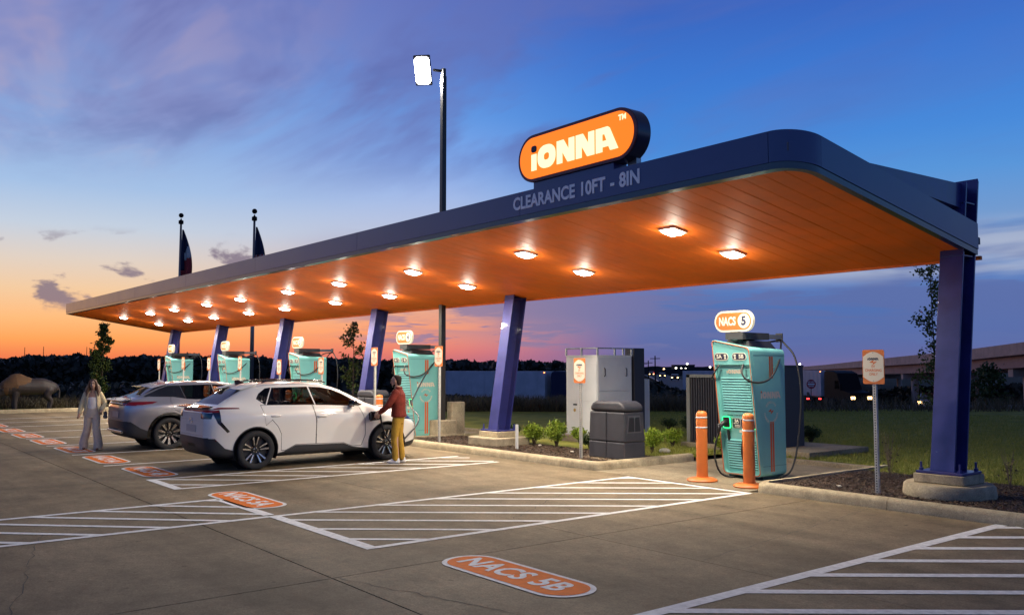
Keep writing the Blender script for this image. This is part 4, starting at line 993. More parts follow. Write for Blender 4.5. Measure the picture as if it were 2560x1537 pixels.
M_PLATE = mat('number_plate', (0.42,0.40,0.38), 0.5)
def wheel(parent, x, y, z, r, spokes, s):
    """s = outward side"""
    w = empty('wheel', (x, y, z), 0, parent=parent)
    hw = .118
    MB().lathe([(r*.69,-hw*.8),(r*.74,-hw*.95),(r*.93,-hw),(r*.985,-hw*.82),(r,-hw*.45),(r,hw*.45),(r*.985,hw*.82),(r*.93,hw),(r*.76,hw*.97),(r*.70,hw*.86),(r*.69,hw*.8)], (0,0,0), 48, 'y', cap=False).build('tyre', M_TYRE, w, smooth='all')
    MB().lathe([(r*.70,-hw*.8),(r*.66,-hw*.4),(r*.66,hw*.5),(r*.70,hw*.86),(r*.715,hw*.9)], (0,0,0), 40, 'y', cap=False).build('rim', M_RIMB, w, smooth='all')
    o = MB().lathe([(r*.66,-.01),(r*.1,-.012)], (0,s*hw*.0,0), 30, 'y').build('brake_disc', M_DARKM, w)
    rim = MB()
    for k in range(spokes[0]):
        a = 2*math.pi*k/spokes[0] + .31
        for dlt in spokes[1]:
            def sp(wd0, wd1, r0, r1, y0, y1, da=0.0):
                def P(rr, t, yy): return (rr*math.cos(a+dlt)-t*math.sin(a+dlt), yy*s, rr*math.sin(a+dlt)+t*math.cos(a+dlt))
                return [P(r0,-wd0,y0-.02),P(r0,wd0,y0-.02),P(r1,wd1,y1-.03),P(r1,-wd1,y1-.03)], [P(r0,-wd0,y0),P(r0,wd0,y0),P(r1,wd1,y1),P(r1,-wd1,y1)]
            b_, t_ = sp(spokes[2]*1.5, spokes[2]*1.7, r*.10, r*.70, hw*.50, hw*.72)
            MB().hexa(b_, t_).build('spoke', M_RIMB, w)
            b_, t_ = sp(spokes[2]*.62, spokes[2], r*.20, r*.685, hw*.53, hw*.76)
            MB().hexa(b_, t_).build('spoke_face', M_RIMS, w)
    MB().lathe([(r*.16,hw*.35*s),(r*.15,hw*.6*s),(r*.08,hw*.66*s)], (0,0,0), 18, 'y').build('hub', M_RIMB, w, smooth=True)
    for k in range(5):
        a = 2*math.pi*k/5; MB().lathe([(.011,hw*.5*s),(.011,hw*.69*s)], (r*.115*math.cos(a),0,r*.115*math.sin(a)), 6, 'y').build('wheel_nut', M_CHROME, w)
    return w
def seat(parent, x, y, wd):
    MB().box(x-.25,x+.25,y-wd,y+wd,.42,.58).build('seat_cushion', M_SEAT, parent, bevel=.05)
    MB().hexa([(x-.32,y-wd,.55),(x-.17,y-wd,.55),(x-.17,y+wd,.55),(x-.32,y+wd,.55)], [(x-.50,y-wd*.8,1.13),(x-.40,y-wd*.8,1.13),(x-.40,y+wd*.8,1.13),(x-.50,y+wd*.8,1.13)]).build('seat_back', M_SEAT, parent, bevel=.04)
def car(name, label, loc, rz, g, paint, spec):
    root = empty(name, loc, rz, label, 'car')
    ra, fa, wz, wr, ar = spec['ra'], spec['fa'], spec['wz'], spec['wr'], spec['ar']
    sh = Shell(g, None, ar, wz)
    # wheel openings
    for ax in (ra, fa):
        circ = [(ax+ar*math.cos(R_(t)), wz+ar*math.sin(R_(t))) for t in range(0,360,9)]
        sh.cut(circ, 90, (0,2), lambda f: min(abs(v.co.y) for v in f.verts) > .58)
        lip = [(ax+(ar+spec.get('lip',.03))*math.cos(R_(t)), wz+(ar+spec.get('lip',.03))*math.sin(R_(t))) for t in range(0,360,9)]
        sh.cut(lip, 7 if ax == ra else 9, (0,2), lambda f: min(abs(v.co.y) for v in f.verts) > .60 and abs(f.normal.y) > .25)
    up = lambda f: abs(f.normal.y) > .30
    for poly in spec['clad']: sh.cut(poly, 2, (0,2))
    for poly in spec.get('rearclad', []): sh.cut(poly, 2, (1,2), lambda f: f.calc_center_median().x < .06, only=(0,))
    rearf = lambda f: f.calc_center_median().x < 1.25 and f.normal.x < -.12 and f.normal.z > .12
    sh.cut(spec['rglass'], 3, (1,2), rearf)
    sh.cut(spec['wscreen'], 4, (1,2), lambda f: f.calc_center_median().x > 2.2 and f.normal.x > .2 and f.normal.z > .2)
    pid = 10; wins = []
    for poly, kind in spec['windows']:
        sh.cut(offset_poly(poly, .016), 5, (0,2), up); wins.append((poly, kind, pid)); sh.cut(poly, pid, (0,2), up, only=(5,)); pid += 1
    lights = []
    for poly, axes, kind, reg in spec['lights']:
        t_ = {'side': up, 'rear': lambda f: f.calc_center_median().x < .30 and f.normal.x < -.25, 'any': lambda f: f.calc_center_median().x < .8, 'front': lambda f: f.calc_center_median().x > g['L']-.9}[reg]
        sh.cut(poly, pid, axes, t_); lights.append((pid, kind)); pid += 1
    doors = []
    for poly, nm in spec['doors']:
        sh.cut(offset_poly(poly, .0045), 6, (0,2), up); sh.cut(offset_poly(poly, -.0045), pid, (0,2), up, only=(6,)); doors.append((pid, nm)); pid += 1
    for poly in spec.get('gaps', []): sh.cut(poly, 6, (0,2), up)
    for poly in spec.get('rgaps', []): sh.cut(poly, 6, (1,2), lambda f: f.calc_center_median().x < .4 and f.normal.x < -.2)
    port = spec.get('port')
    if port: sh.cut(port, 8, (0,2), lambda f: up(f) and f.calc_center_median().y < 0, only=(0,))
    sh.part('body', [0], paint, root); sh.part('cladding', [2], M_CLAD, root, .002); [sh.part('arch_trim', [q_], spec.get('lipmat', M_CLAD), root, .004, sd) for sd in (-1,1) for q_ in (7,9)]
    sh.part('rear_window', [3], M_PGLASS, root, -.003); sh.part('windscreen', [4], M_CGLASS, root, -.003); [sh.part('window_trim', [5], M_GLOSSB, root, -.002, sd) for sd in (-1,1)]; sh.part('panel_gap', [6], M_GAP, root, -.012)
    if port:
        sh.part('charge_port', [8], M_BLACKP, root, -.025)
    for p_, nm in doors:
        for sd in (-1, 1):
            d_ = sh.part(nm, [p_], paint, root, 0.0, sd)
    for poly, kind, p_ in wins:
        for sd in (-1, 1): sh.part('side_window', [p_], {'c': M_CGLASS, 'p': M_PGLASS, 'b': M_GLOSSB}[kind], root, -.004, sd)
    for p_, kind in lights:
        for sd in (-1, 1):
            sh.part({'t':'tail_light','b':'light_trim','h':'headlight','p':'number_plate'}[kind], [p_], {'t': M_TAIL, 'b': M_GLOSSB, 'h': M_GLOSSB, 'p': M_PLATE}[kind], root, .002, sd)
    # wheel wells and wheels
    for ax in (ra, fa):
        for sd in (-1, 1):
            mb = MB(); n = 28; r0 = ar+.0
            vs = []
            for k in range(n+1):
                t = R_(-25 + 230.0*k/n); vs += [(ax+r0*math.cos(t), sd*.55, wz+r0*math.sin(t)), (ax+r0*math.cos(t), sd*(spec['tw']+.015), wz+r0*math.sin(t))]
            mb.add(vs, [(2*k,2*k+1,2*k+3,2*k+2) for k in range(n)]); mb.add([(ax+r0*math.cos(R_(t)), sd*.56, wz+r0*math.sin(R_(t))) for t in range(0,360,15)], [tuple(range(24))])
            mb.build('wheel_well', M_LINER, root)
            wheel(root, ax, sd*(spec['tw']-.105), wr, wr, spec['spokes'], sd)
    # cabin
    for y in (-.37,.37): seat(root, 2.25, y, .24)
    seat(root, 1.42, 0, .60)
    MB().box(2.78,3.25,-.70,.70,.75,1.02).build('dashboard', M_SEAT, root, bevel=.05)
    MB().lathe([(.175,-.012),(.19,0),(.175,.012)], (2.70,.37,1.0), 20, 'x', cap=False).build('steering_wheel', M_BLACKP, root)
    MB().box(.5,3.4,-.74,.74,.30,.42).build('cabin_floor', M_LINER, root)
    for sd in (-1, 1):
        for (hx, hz) in spec['handles']:
            MB().tube([(hx-.115,sd*(spec['hy']-.012),hz),(hx-.08,sd*(spec['hy']+.022),hz+.002),(hx+.08,sd*(spec['hy']+.022),hz+.004),(hx+.115,sd*(spec['hy']-.012),hz+.004)], [.014,.020,.020,.014], 8).build('door_handle', paint, root, smooth='all')
        mx = spec['mirror']; y_ = sd*(spec['hy']+.10)
        MB().hexa([(mx-.07,y_-sd*.10,1.155),(mx+.10,y_-sd*.10,1.165),(mx+.08,y_+sd*.09,1.175),(mx-.06,y_+sd*.09,1.17)][::sd], [(mx-.06,y_-sd*.10,1.29),(mx+.06,y_-sd*.10,1.28),(mx+.04,y_+sd*.09,1.27),(mx-.05,y_+sd*.09,1.28)][::sd]).build('wing_mirror', M_GLOSSB, root, bevel=.03, seg=3)
        MB().box(mx-.02,mx+.06,min(y_-sd*.2,y_-sd*.08),max(y_-sd*.2,y_-sd*.08),1.14,1.18).build('mirror_arm', M_GLOSSB, root)
    return root, sh
# ---- white crossover, charging
G1 = dict(L=4.69,
  top=[(0,1.10),(.03,1.155),(.10,1.185),(.22,1.215),(.42,1.335),(.70,1.495),(.95,1.595),(1.25,1.635),(1.8,1.65),(2.25,1.635),(2.6,1.575),(2.9,1.46),(3.2,1.315),(3.45,1.185),(3.62,1.135),(3.95,1.09),(4.25,1.02),(4.45,.945),(4.60,.83),(4.69,.66)],
  belt=[(0,1.0),(.05,1.09),(.2,1.17),(.42,1.195),(1.0,1.205),(1.8,1.19),(2.6,1.17),(3.2,1.145),(3.6,1.10),(3.95,1.04),(4.25,.965),(4.45,.88),(4.6,.76),(4.69,.58)],
  low=[(0,.50),(.06,.36),(.18,.27),(.5,.225),(1.4,.215),(3.3,.215),(4.2,.22),(4.5,.25),(4.62,.30),(4.69,.38)],
  w=[(0,.66),(.03,.735),(.10,.81),(.25,.872),(.5,.905),(.93,.925),(1.6,.905),(2.3,.90),(3.1,.905),(3.78,.925),(4.1,.905),(4.3,.86),(4.5,.765),(4.62,.63),(4.69,.45)],
  wbelt=[(0,.64),(.05,.72),(.15,.775),(.35,.80),(.6,.805),(1.0,.80),(1.8,.815),(2.6,.82),(3.2,.815),(3.6,.80),(4.0,.775),(4.3,.72),(4.5,.62),(4.62,.48),(4.69,.3)],
  wroof=[(0,.55),(.15,.62),(.4,.60),(.7,.575),(1.0,.585),(1.5,.60),(2.2,.60),(2.7,.61),(3.1,.635),(3.5,.66),(4.1,.60),(4.5,.45),(4.69,.22)])
D1 = dict(ra=.93, fa=3.78, wz=.37, wr=.37, ar=.425, tw=.905, hy=.892, mirror=2.93, lip=.022, lipmat=M_CLAD,
  clad=[[(1.36,.10),(1.37,.285),(1.5,.315),(1.74,.425),(2.2,.415),(2.78,.405),(2.98,.325),(3.36,.275),(3.36,.10)], [(-.05,.62),(.16,.615),(.34,.43),(.51,.38),(.55,.10),(-.05,.10)], [(4.15,.10),(4.15,.33),(4.72,.42),(4.72,.1)]],
  rearclad=[[(-.9,.15),(.9,.15),(.9,.63),(-.9,.63)]],
  rglass=[(-.60,1.235),(.60,1.235),(.50,1.515),(.30,1.545),(-.30,1.545),(-.50,1.515)],
  wscreen=[(-.68,1.20),(.68,1.20),(.545,1.56),(.3,1.585),(-.3,1.585),(-.545,1.56)],
  windows=[([(1.00,1.335),(1.06,1.42),(1.20,1.515),(1.285,1.525),(1.135,1.235)], 'p'), ([(1.19,1.225),(1.34,1.525),(2.06,1.535),(2.14,1.21)], 'p'), ([(2.20,1.205),(2.13,1.53),(2.36,1.52),(2.60,1.47),(2.82,1.385),(3.20,1.175),(3.14,1.165)], 'c')],
  lights=[([(-.05,1.142),(.30,1.157),(.62,1.155),(.60,1.175),(.28,1.188),(-.05,1.172)], (0,2), 't', 'side'), ([(-.9,1.10),(.9,1.10),(.9,1.135),(-.9,1.135)], (1,2), 't', 'rear'),
          ([(.10,1.13),(.24,1.145),(.26,.93),(.42,.74),(.37,.72),(.20,.90)], (0,2), 'b', 'side'), ([(.52,.98),(.80,.98),(.80,1.09),(.52,1.09)], (1,2), 'b', 'rear'), ([(-.80,.98),(-.52,.98),(-.52,1.09),(-.80,1.09)], (1,2), 'b', 'rear'),
          ([(4.10,.86),(4.55,.80),(4.60,.86),(4.30,.93),(4.1,.92)], (0,2), 'h', 'front')],
  doors=[([(1.04,1.215),(1.08,1.03),(1.115,.83),(1.24,.93),(1.36,.80),(1.43,.66),(1.44,.34),(1.52,.33),(1.74,.435),(2.165,.43),(2.165,.9),(2.10,1.20)], 'rear_door'), ([(2.175,.43),(2.175,.9),(2.115,1.20),(3.13,1.15),(3.26,.85),(3.265,.55),(3.18,.345),(2.98,.335),(2.78,.415)], 'front_door')],
  rgaps=[[(-.62,.66),(.62,.66),(.62,.666),(-.62,.666)], [(.615,.66),(.621,.66),(.66,1.0),(.654,1.0)], [(-.621,.66),(-.615,.66),(-.654,1.0),(-.66,1.0)]],
  port=[(3.34,.99),(3.40,1.02),(3.60,1.02),(3.62,.86),(3.56,.84),(3.40,.83),(3.34,.86)],
  spokes=(5, (-.21,.21), .014), handles=[(1.31,1.0),(2.29,.965)])
WC, sh1 = car('parked_car', 'white crossover car plugged in at the charger, nose to the kerb', (-17.13, 5.72, 0), math.pi/2, G1, M_WHITEP, D1)
# spoilers, rails, badge, port flap
for sd in (-1, 1):
    MB().hexa([(.74,sd*.30,1.52),(.74,sd*.56,1.50),(1.06,sd*.57,1.60),(1.06,sd*.30,1.63)], [(.60,sd*.30,1.535),(.60,sd*.55,1.52),(1.06,sd*.565,1.625),(1.06,sd*.30,1.65)]).build('roof_spoiler', M_WHITEP, WC, bevel=.01)
    MB().tube(spline_pts([(1.15,sd*.545,1.635),(1.30,sd*.55,1.668),(1.8,sd*.552,1.685),(2.35,sd*.55,1.665),(2.5,sd*.55,1.625)], 5), .016, 8).build('roof_rail', M_GLOSSB, WC, smooth='all')
MB().hexa([(-.05,-.70,1.165),(.14,-.74,1.19),(.14,.74,1.19),(-.05,.70,1.165)], [(-.06,-.70,1.19),(.14,-.74,1.212),(.14,.74,1.212),(-.06,.70,1.19)]).build('lip_spoiler', M_GLOSSB, WC, bevel=.008)
MB().hexa([(.84,-.03,1.58),(1.02,-.03,1.63),(1.02,.03,1.63),(.84,.03,1.58)], [(.82,-.012,1.68),(.90,-.02,1.69),(.90,.02,1.69),(.82,.012,1.68)]).build('roof_antenna', M_GLOSSB, WC, bevel=.008)
for (a, b) in ((.085,.052),(.052,.022)):
    MB().tube([(-.008,a*math.cos(R_(t)),.93+b*math.sin(R_(t))) for t in range(0,361,20)], .007, 6).build('badge', M_CHROME, WC, smooth='all')
MB().box(-.012,-.002,-.26,.26,.72,.85).build('number_plate', M_PLATE, WC)
MB().hexa([(3.36,-.905,1.02),(3.36,-.93,1.02),(3.36,-.93,.83),(3.36,-.905,.83)], [(3.28,-1.10,1.02),(3.28,-1.115,1.02),(3.28,-1.115,.83),(3.28,-1.10,.83)]).build('port_flap', M_BLACKP, WC, bevel=.004)
MB().box(.16,.172,-.88,-.80,.575,.59).build('rear_reflector', M_TAIL, WC)
# ---- grey coupe-like crossover behind it
G2 = dict(L=4.80,
  top=[(0,1.08),(.03,1.14),(.12,1.18),(.25,1.215),(.45,1.31),(.72,1.44),(.98,1.53),(1.3,1.58),(1.7,1.60),(2.2,1.585),(2.6,1.53),(2.9,1.43),(3.2,1.30),(3.5,1.17),(3.68,1.12),(4.0,1.08),(4.3,1.01),(4.52,.93),(4.70,.82),(4.80,.66)],
  belt=[(0,.98),(.05,1.08),(.2,1.165),(.45,1.20),(1.0,1.22),(1.5,1.165),(2.6,1.14),(3.2,1.12),(3.6,1.07),(4.0,1.01),(4.3,.94),(4.52,.86),(4.7,.74),(4.80,.58)],
  low=[(0,.50),(.06,.38),(.18,.29),(.5,.24),(1.4,.22),(3.3,.22),(4.2,.22),(4.6,.25),(4.72,.30),(4.80,.38)],
  w=[(0,.68),(.03,.75),(.10,.83),(.25,.89),(.5,.925),(.98,.945),(1.6,.91),(2.3,.90),(3.1,.91),(3.83,.94),(4.2,.91),(4.4,.86),(4.6,.77),(4.72,.63),(4.80,.45)],
  wbelt=[(0,.66),(.05,.73),(.15,.78),(.35,.80),(.6,.80),(1.0,.79),(1.8,.80),(2.6,.81),(3.2,.81),(3.6,.80),(4.0,.78),(4.4,.72),(4.6,.62),(4.72,.48),(4.80,.3)],
  wroof=G1['wroof'][:-3] + [(4.2,.60),(4.6,.45),(4.80,.22)])
D2 = dict(ra=.98, fa=3.83, wz=.375, wr=.375, ar=.43, tw=.925, hy=.90, mirror=2.95, lip=.07, lipmat=M_GLOSSB,
  clad=[[(1.40,.1),(1.40,.30),(3.40,.30),(3.40,.1)], [(-.05,.68),(.12,.67),(.33,.52),(.52,.44),(.55,.1),(-.05,.1)]], rearclad=[[(-.9,.15),(.9,.15),(.9,.68),(-.9,.68)]],
  rglass=[(-.62,1.225),(.62,1.225),(.52,1.46),(.30,1.49),(-.30,1.49),(-.52,1.46)], wscreen=[(-.68,1.19),(.68,1.19),(.545,1.51),(.3,1.535),(-.3,1.535),(-.545,1.51)],
  windows=[([(.46,1.255),(.80,1.40),(1.02,1.475),(1.26,1.485),(1.36,1.20),(1.08,1.245)], 'b'), ([(1.30,1.485),(1.40,1.19),(1.62,1.175),(2.10,1.17),(2.03,1.50)], 'p'), ([(2.14,1.17),(2.08,1.50),(2.36,1.485),(2.62,1.44),(3.16,1.165)], 'c')],
  lights=[([(-.05,1.045),(.36,1.06),(.58,1.085),(.70,1.13),(.30,1.135),(-.05,1.125)], (0,2), 't', 'side'), ([(-.9,1.045),(.9,1.045),(.9,1.085),(-.9,1.085)], (1,2), 't', 'rear'), ([(4.2,.84),(4.65,.78),(4.7,.84),(4.4,.9)], (0,2), 'h', 'front')],
  doors=[([(1.03,1.235),(1.0,1.12),(1.10,.92),(1.30,.84),(1.46,.62),(1.48,.34),(2.15,.34),(2.15,.9),(2.10,1.165)], 'rear_door'), ([(2.16,.34),(2.16,.9),(2.115,1.165),(3.14,1.135),(3.28,.85),(3.28,.55),(3.2,.34)], 'front_door')],
  rgaps=[[(-.60,.70),(.60,.70),(.60,.706),(-.60,.706)], [(.595,.70),(.601,.70),(.66,1.04),(.654,1.04)]],
  spokes=(10, (-.07,.07), .0105), handles=[(1.31,1.0),(2.29,.965)])
GC, sh2 = car('parked_car', 'silver grey crossover car parked beyond the white car', (-22.38, 5.68, 0), math.pi/2, G2, M_GREYP, D2)
for sd in (-1, 1): MB().hexa([(.66,sd*.22,1.47),(.66,sd*.58,1.44),(1.02,sd*.58,1.53),(1.02,sd*.22,1.56)], [(.48,sd*.22,1.49),(.48,sd*.57,1.47),(1.02,sd*.575,1.55),(1.02,sd*.22,1.585)]).build('roof_spoiler', M_GREYP, GC, bevel=.008)
MB().hexa([(-.05,-.72,1.14),(.16,-.74,1.18),(.16,.74,1.18),(-.05,.72,1.14)], [(-.06,-.72,1.165),(.16,-.74,1.205),(.16,.74,1.205),(-.06,.72,1.165)]).build('lip_spoiler', M_GREYP, GC, bevel=.008)
MB().box(-.012,-.002,-.26,.26,.76,.89).build('number_plate', M_PLATE, GC)
MB().hexa([(.95,-.03,1.54),(1.12,-.03,1.57),(1.12,.03,1.57),(.95,.03,1.54)], [(.93,-.012,1.62),(1.0,-.02,1.63),(1.0,.02,1.63),(.93,.012,1.62)]).build('roof_antenna', M_GREYP, GC, bevel=.008)
MB().box(-.03,.02,-.62,.62,.40,.46).build('bumper_strip', M_CHROME, GC, bevel=.01)
# cable from the charger to the white car
cable_w = empty('plugged_cable', (-16.19, 9.20, .93), 0, 'black charging cable running from the NACS 4 charger to the white car', 'charging cable')
def absc(pts): return [Vector(p)-Vector((-16.19,9.20,.93)) for p in pts]
cable('charging_cable', absc([(-20.65,13.88,2.44),(-20.1,13.0,1.82),(-19.1,12.0,1.28),(-18.2,11.3,1.0),(-17.0,10.75,.85),(-16.2,10.22,.72),(-15.98,9.88,.54),(-15.95,9.66,.38),(-15.97,9.48,.36),(-16.02,9.35,.52),(-16.05,9.27,.75),(-16.06,9.24,.93)]), cable_w, .018)
MB().tube(absc([(-16.06,9.24,.91),(-16.07,9.23,.95),(-16.14,9.22,.955),(-16.22,9.22,.95)]), [.022,.030,.036,.036], 10).build('connector', M_BLACKP, cable_w, smooth='all')
# ------------------------------------------------------------------ people and the bison: continuous remeshed figures
def loft(mb, rings, n=18):
    """rings: (x, y, z, rx, ry) ellipses lying flat"""
    vs = []
    for x, y, z, rx, ry in rings:
        for k in range(n): t = 2*math.pi*k/n; vs.append((x+rx*math.cos(t), y+ry*math.sin(t), z))
    m = len(rings)
    mb.add(vs, [(i*n+k, i*n+(k+1)%n, (i+1)*n+(k+1)%n, (i+1)*n+k) for i in range(m-1) for k in range(n)] + [tuple(range(n))[::-1], tuple((m-1)*n+k for k in range(n))])
def ball(mb, c, rx, ry, rz, n=12):
    prof = [(math.sin(math.pi*k/n), -math.cos(math.pi*k/n)) for k in range(n+1)]; vs = []; q = 14
    for r, h in prof:
        r = max(r, .02)
        for k in range(q): t = 2*math.pi*k/q; vs.append((c[0]+rx*r*math.cos(t), c[1]+ry*r*math.sin(t), c[2]+rz*h))
    mb.add(vs, [(i*q+k, i*q+(k+1)%q, (i+1)*q+(k+1)%q, (i+1)*q+k) for i in range(n) for k in range(q)] + [tuple(range(q))[::-1], tuple(n*q+k for k in range(q))])
def chain(mb, pts, rs, sub=4, n=14):
    P = spline_pts(pts, sub); R2 = []
    for i in range(len(pts)-1):
        for k in range(sub): R2.append(rs[i]+(rs[i+1]-rs[i])*k/sub)
    R2.append(rs[-1]); mb.tube(P, R2, n)
    ball(mb, P[0], R2[0]*.98, R2[0]*.98, R2[0]*.98, 8); ball(mb, P[-1], R2[-1]*.98, R2[-1]*.98, R2[-1]*.98, 8)
def fuse(mb, name, m, parent, voxel=.012, smooth=4):
    me = mb.mesh(name); o = bpy.data.objects.new('tmp', me); COL.objects.link(o)
    r = o.modifiers.new('r', 'REMESH'); r.mode = 'VOXEL'; r.voxel_size = voxel; r.use_smooth_shade = True
    s = o.modifiers.new('s', 'SMOOTH'); s.factor = .5; s.iterations = smooth
    dg = bpy.context.evaluated_depsgraph_get(); dg.update()
    me2 = bpy.data.meshes.new_from_object(o.evaluated_get(dg)); me2.name = name; bpy.data.objects.remove(o)
    # keep only the biggest island
    bm = bmesh.new(); bm.from_mesh(me2); left = set(bm.verts); best = []
    while left:
        st = [left.pop()]; comp = []
        while st:
            v = st.pop(); comp.append(v)
            for e in v.link_edges:
                w = e.other_vert(v)
                if w in left: left.remove(w); st.append(w)
        if len(comp) > len(best): best = comp
    bset = set(best); bmesh.ops.delete(bm, geom=[v for v in bm.verts if v not in bset], context='VERTS')
    for f in bm.faces: f.smooth = True
    bm.to_mesh(me2); bm.free(); me2.materials.clear()
    return link(name, me2, m, parent)
def hand(mb, w, d, up, r=1.0, curl=.6):
    """palm and five fingers from wrist w along d, palm normal up"""
    d = Vector(d).normalized(); up = Vector(up).normalized(); sd = d.cross(up).normalized(); w = Vector(w)
    chain(mb, [w, w+d*.045*r, w+d*.085*r], [.026*r,.032*r,.028*r], 2, 10)
    for k, (o, L) in enumerate(((-.030,.062),(-.010,.074),(.010,.070),(.028,.054))):
        b = w + d*.085*r + sd*o*r
        chain(mb, [b, b+(d+up*-.25*curl)*L*.45*r, b+(d*.75+up*-curl)*L*.85*r], [.0115*r,.0105*r,.0090*r], 2, 8)
    b = w + d*.03*r - sd*.028*r
    chain(mb, [b, b-sd*.026*r+d*.025*r, b-sd*.030*r+d*.058*r-up*.01*r], [.0135*r,.012*r,.010*r], 2, 8)
M_SKINM = mat('skin_tan', (0.42,0.23,0.15), 0.5); M_SKINW = mat('skin_light', (0.46,0.26,0.17), 0.5)
M_HAIRD = mat('hair_dark', (0.028,0.018,0.013), 0.55, bump=0.6, bscale=140); M_HAIRB = mat('hair_brown', (0.16,0.075,0.032), 0.5, vary=0.6, vscale=18, bump=0.6, bscale=120)
M_JACK = mat('rust_jacket', (0.17,0.030,0.020), 0.7, vary=0.3, vscale=9, bump=0.4, bscale=35); M_MUST = mat('mustard_trousers', (0.40,0.235,0.035), 0.8, vary=0.25, vscale=7, bump=0.4, bscale=28)
M_SHOEW = mat('white_trainer', (0.75,0.73,0.69), 0.6); M_BLAZ = mat('cream_blazer', (0.72,0.58,0.34), 0.8, vary=0.12, vscale=8, bump=0.35, bscale=30)
M_TOPW = mat('white_top', (0.80,0.75,0.68), 0.8); M_GREYT = mat('pale_grey_trousers', (0.78,0.62,0.44), 0.85, vary=0.15, vscale=8, bump=0.4, bscale=24); M_BAG = mat('taupe_bag', (0.20,0.15,0.11), 0.5)
M_EYE = mat('eye_dark', (0.02,0.015,0.012), 0.2); M_LIP = mat('lips', (0.30,0.10,0.08), 0.5)
def head(mb, c, s=1.0, jaw=1.0):
    x, y, z = c
    loft(mb, [(x+.020*s,y,z-.128*s,.018*s,.018*s),(x+.026*s,y,z-.112*s,.046*s,.036*s*jaw),(x+.016*s,y,z-.080*s,.072*s,.056*s*jaw),(x+.008*s,y,z-.040*s,.088*s,.068*s),(x+.002*s,y,z,.096*s,.074*s),(x-.004*s,y,z+.040*s,.099*s,.077*s),(x-.008*s,y,z+.080*s,.088*s,.070*s),(x-.010*s,y,z+.105*s,.064*s,.052*s),(x-.010*s,y,z+.118*s,.028*s,.024*s)])
    chain(mb, [(x+.090*s,y,z+.022*s),(x+.104*s,y,z-.008*s),(x+.116*s,y,z-.030*s)], [.010*s,.013*s,.016*s], 3, 8)      # nose
    ball(mb, (x+.088*s,y,z-.072*s), .014*s, .024*s, .010*s, 6)                                                           # lips
    ball(mb, (x+.085*s,y,z+.034*s), .016*s, .052*s, .011*s, 6)                                                           # brow
    for sd in (-1,1): ball(mb, (x-.004*s,y+sd*.078*s,z-.012*s), .022*s, .010*s, .032*s, 6)
def face_bits(par, c, s, hm):
    x, y, z = c
    for sd in (-1,1):
        mb = MB(); ball(mb, (x+.088*s,y+sd*.032*s,z+.010*s), .010*s,.014*s,.007*s, 8); mb.build('eye', M_EYE, par, smooth='all')
        MB().tube([(x+.098*s,y+sd*.014*s,z+.031*s),(x+.099*s,y+sd*.034*s,z+.036*s),(x+.086*s,y+sd*.054*s,z+.030*s)], .005*s, 6).build('eyebrow', hm, par)
    MB().tube([(x+.096*s,y-.022*s,z-.070*s),(x+.102*s,y,z-.069*s),(x+.096*s,y+.022*s,z-.070*s)], .0045*s, 6).build('mouth', M_LIP, par)
# ---- man at the charge port
man = empty('person', (-15.62, 9.40, 0.0), math.atan2(-.66,-.75), 'man in a rust jacket and mustard trousers plugging in the white car', 'person')
HM = (.05, 0, 1.655)
SL, EL, WL = (.0,.20,1.425), (.13,.27,1.17), (.345,.17,1.005)      # camera side arm
SR, ER, WR = (.02,-.20,1.425), (.20,-.24,1.19), (.42,-.10,1.04)
b = MB(); head(b, HM, 1.0, 1.1); chain(b, [(-.005,0,1.43),(.015,0,1.50),(.028,0,1.56)], [.062,.056,.056])
loft(b, [(-.01,0,.90,.10,.15),(0,0,1.05,.10,.14),(0,0,1.25,.115,.165),(0,0,1.40,.10,.17),(-.005,0,1.46,.05,.08)])
for S_, E_, W_ in ((SL,EL,WL),(SR,ER,WR)):
    chain(b, [S_, E_, W_], [.050,.040,.029])
    dv = (Vector(W_)-Vector(E_)).normalized(); hand(b, W_, dv, (0,0,1) if W_ is WR else (-.2,.9,.3), 1.05, .9)
for s_ in (-1,1): chain(b, [(0,s_*.09,.92),(.02,s_*.10,.50),(-.02,s_*.10,.07)], [.08,.055,.038]); chain(b, [(-.03,s_*.10,.05),(.12,s_*.11,.04)], [.035,.03], 2)
bo = fuse(b, 'body', M_SKINM, man, .009, 2)
face_bits(bo, HM, 1.0, M_HAIRD)
b = MB(); x, y, z = HM
loft(b, [(x-.068,y,z-.085,.030,.050),(x-.060,y,z-.050,.046,.066),(x-.050,y,z-.005,.058,.078),(x-.038,y,z+.045,.078,.083),(x-.024,y,z+.080,.086,.078),(x-.014,y,z+.108,.078,.064),(x-.006,y,z+.128,.045,.038)])
hr = fuse(b, 'hair', M_HAIRD, man, .011, 3)
b = MB(); loft(b, [(x+.034,y,z-.133,.028,.028),(x+.038,y,z-.113,.046,.040),(x+.020,y,z-.086,.070,.060),(x+.006,y,z-.062,.062,.069)]); fuse(b, 'beard', M_HAIRD, man, .010, 3)
b = MB(); loft(b, [(-.015,0,.925,.150,.190),(-.012,0,.95,.158,.196),(-.005,0,1.08,.142,.186),(.0,0,1.25,.145,.205),(-.005,0,1.38,.128,.205),(-.012,0,1.455,.085,.13),(-.01,0,1.505,.066,.075)])
for S_, E_, W_ in ((SL,EL,WL),(SR,ER,WR)): chain(b, [(S_[0],S_[1]*.92,S_[2]), E_, tuple(Vector(W_)+(Vector(E_)-Vector(W_))*.10)], [.078,.066,.046])
j = fuse(b, 'jacket', M_JACK, man, .012, 4)
MB().lathe([(.066,1.495),(.075,1.50),(.072,1.54),(.062,1.535)], (-.008,0,0), 20, cap=False).build('collar', M_JACK, j, smooth='all')
b = MB(); loft(b, [(0,0,.80,.10,.16),(-.01,0,.90,.118,.168),(-.012,0,.97,.115,.160)])
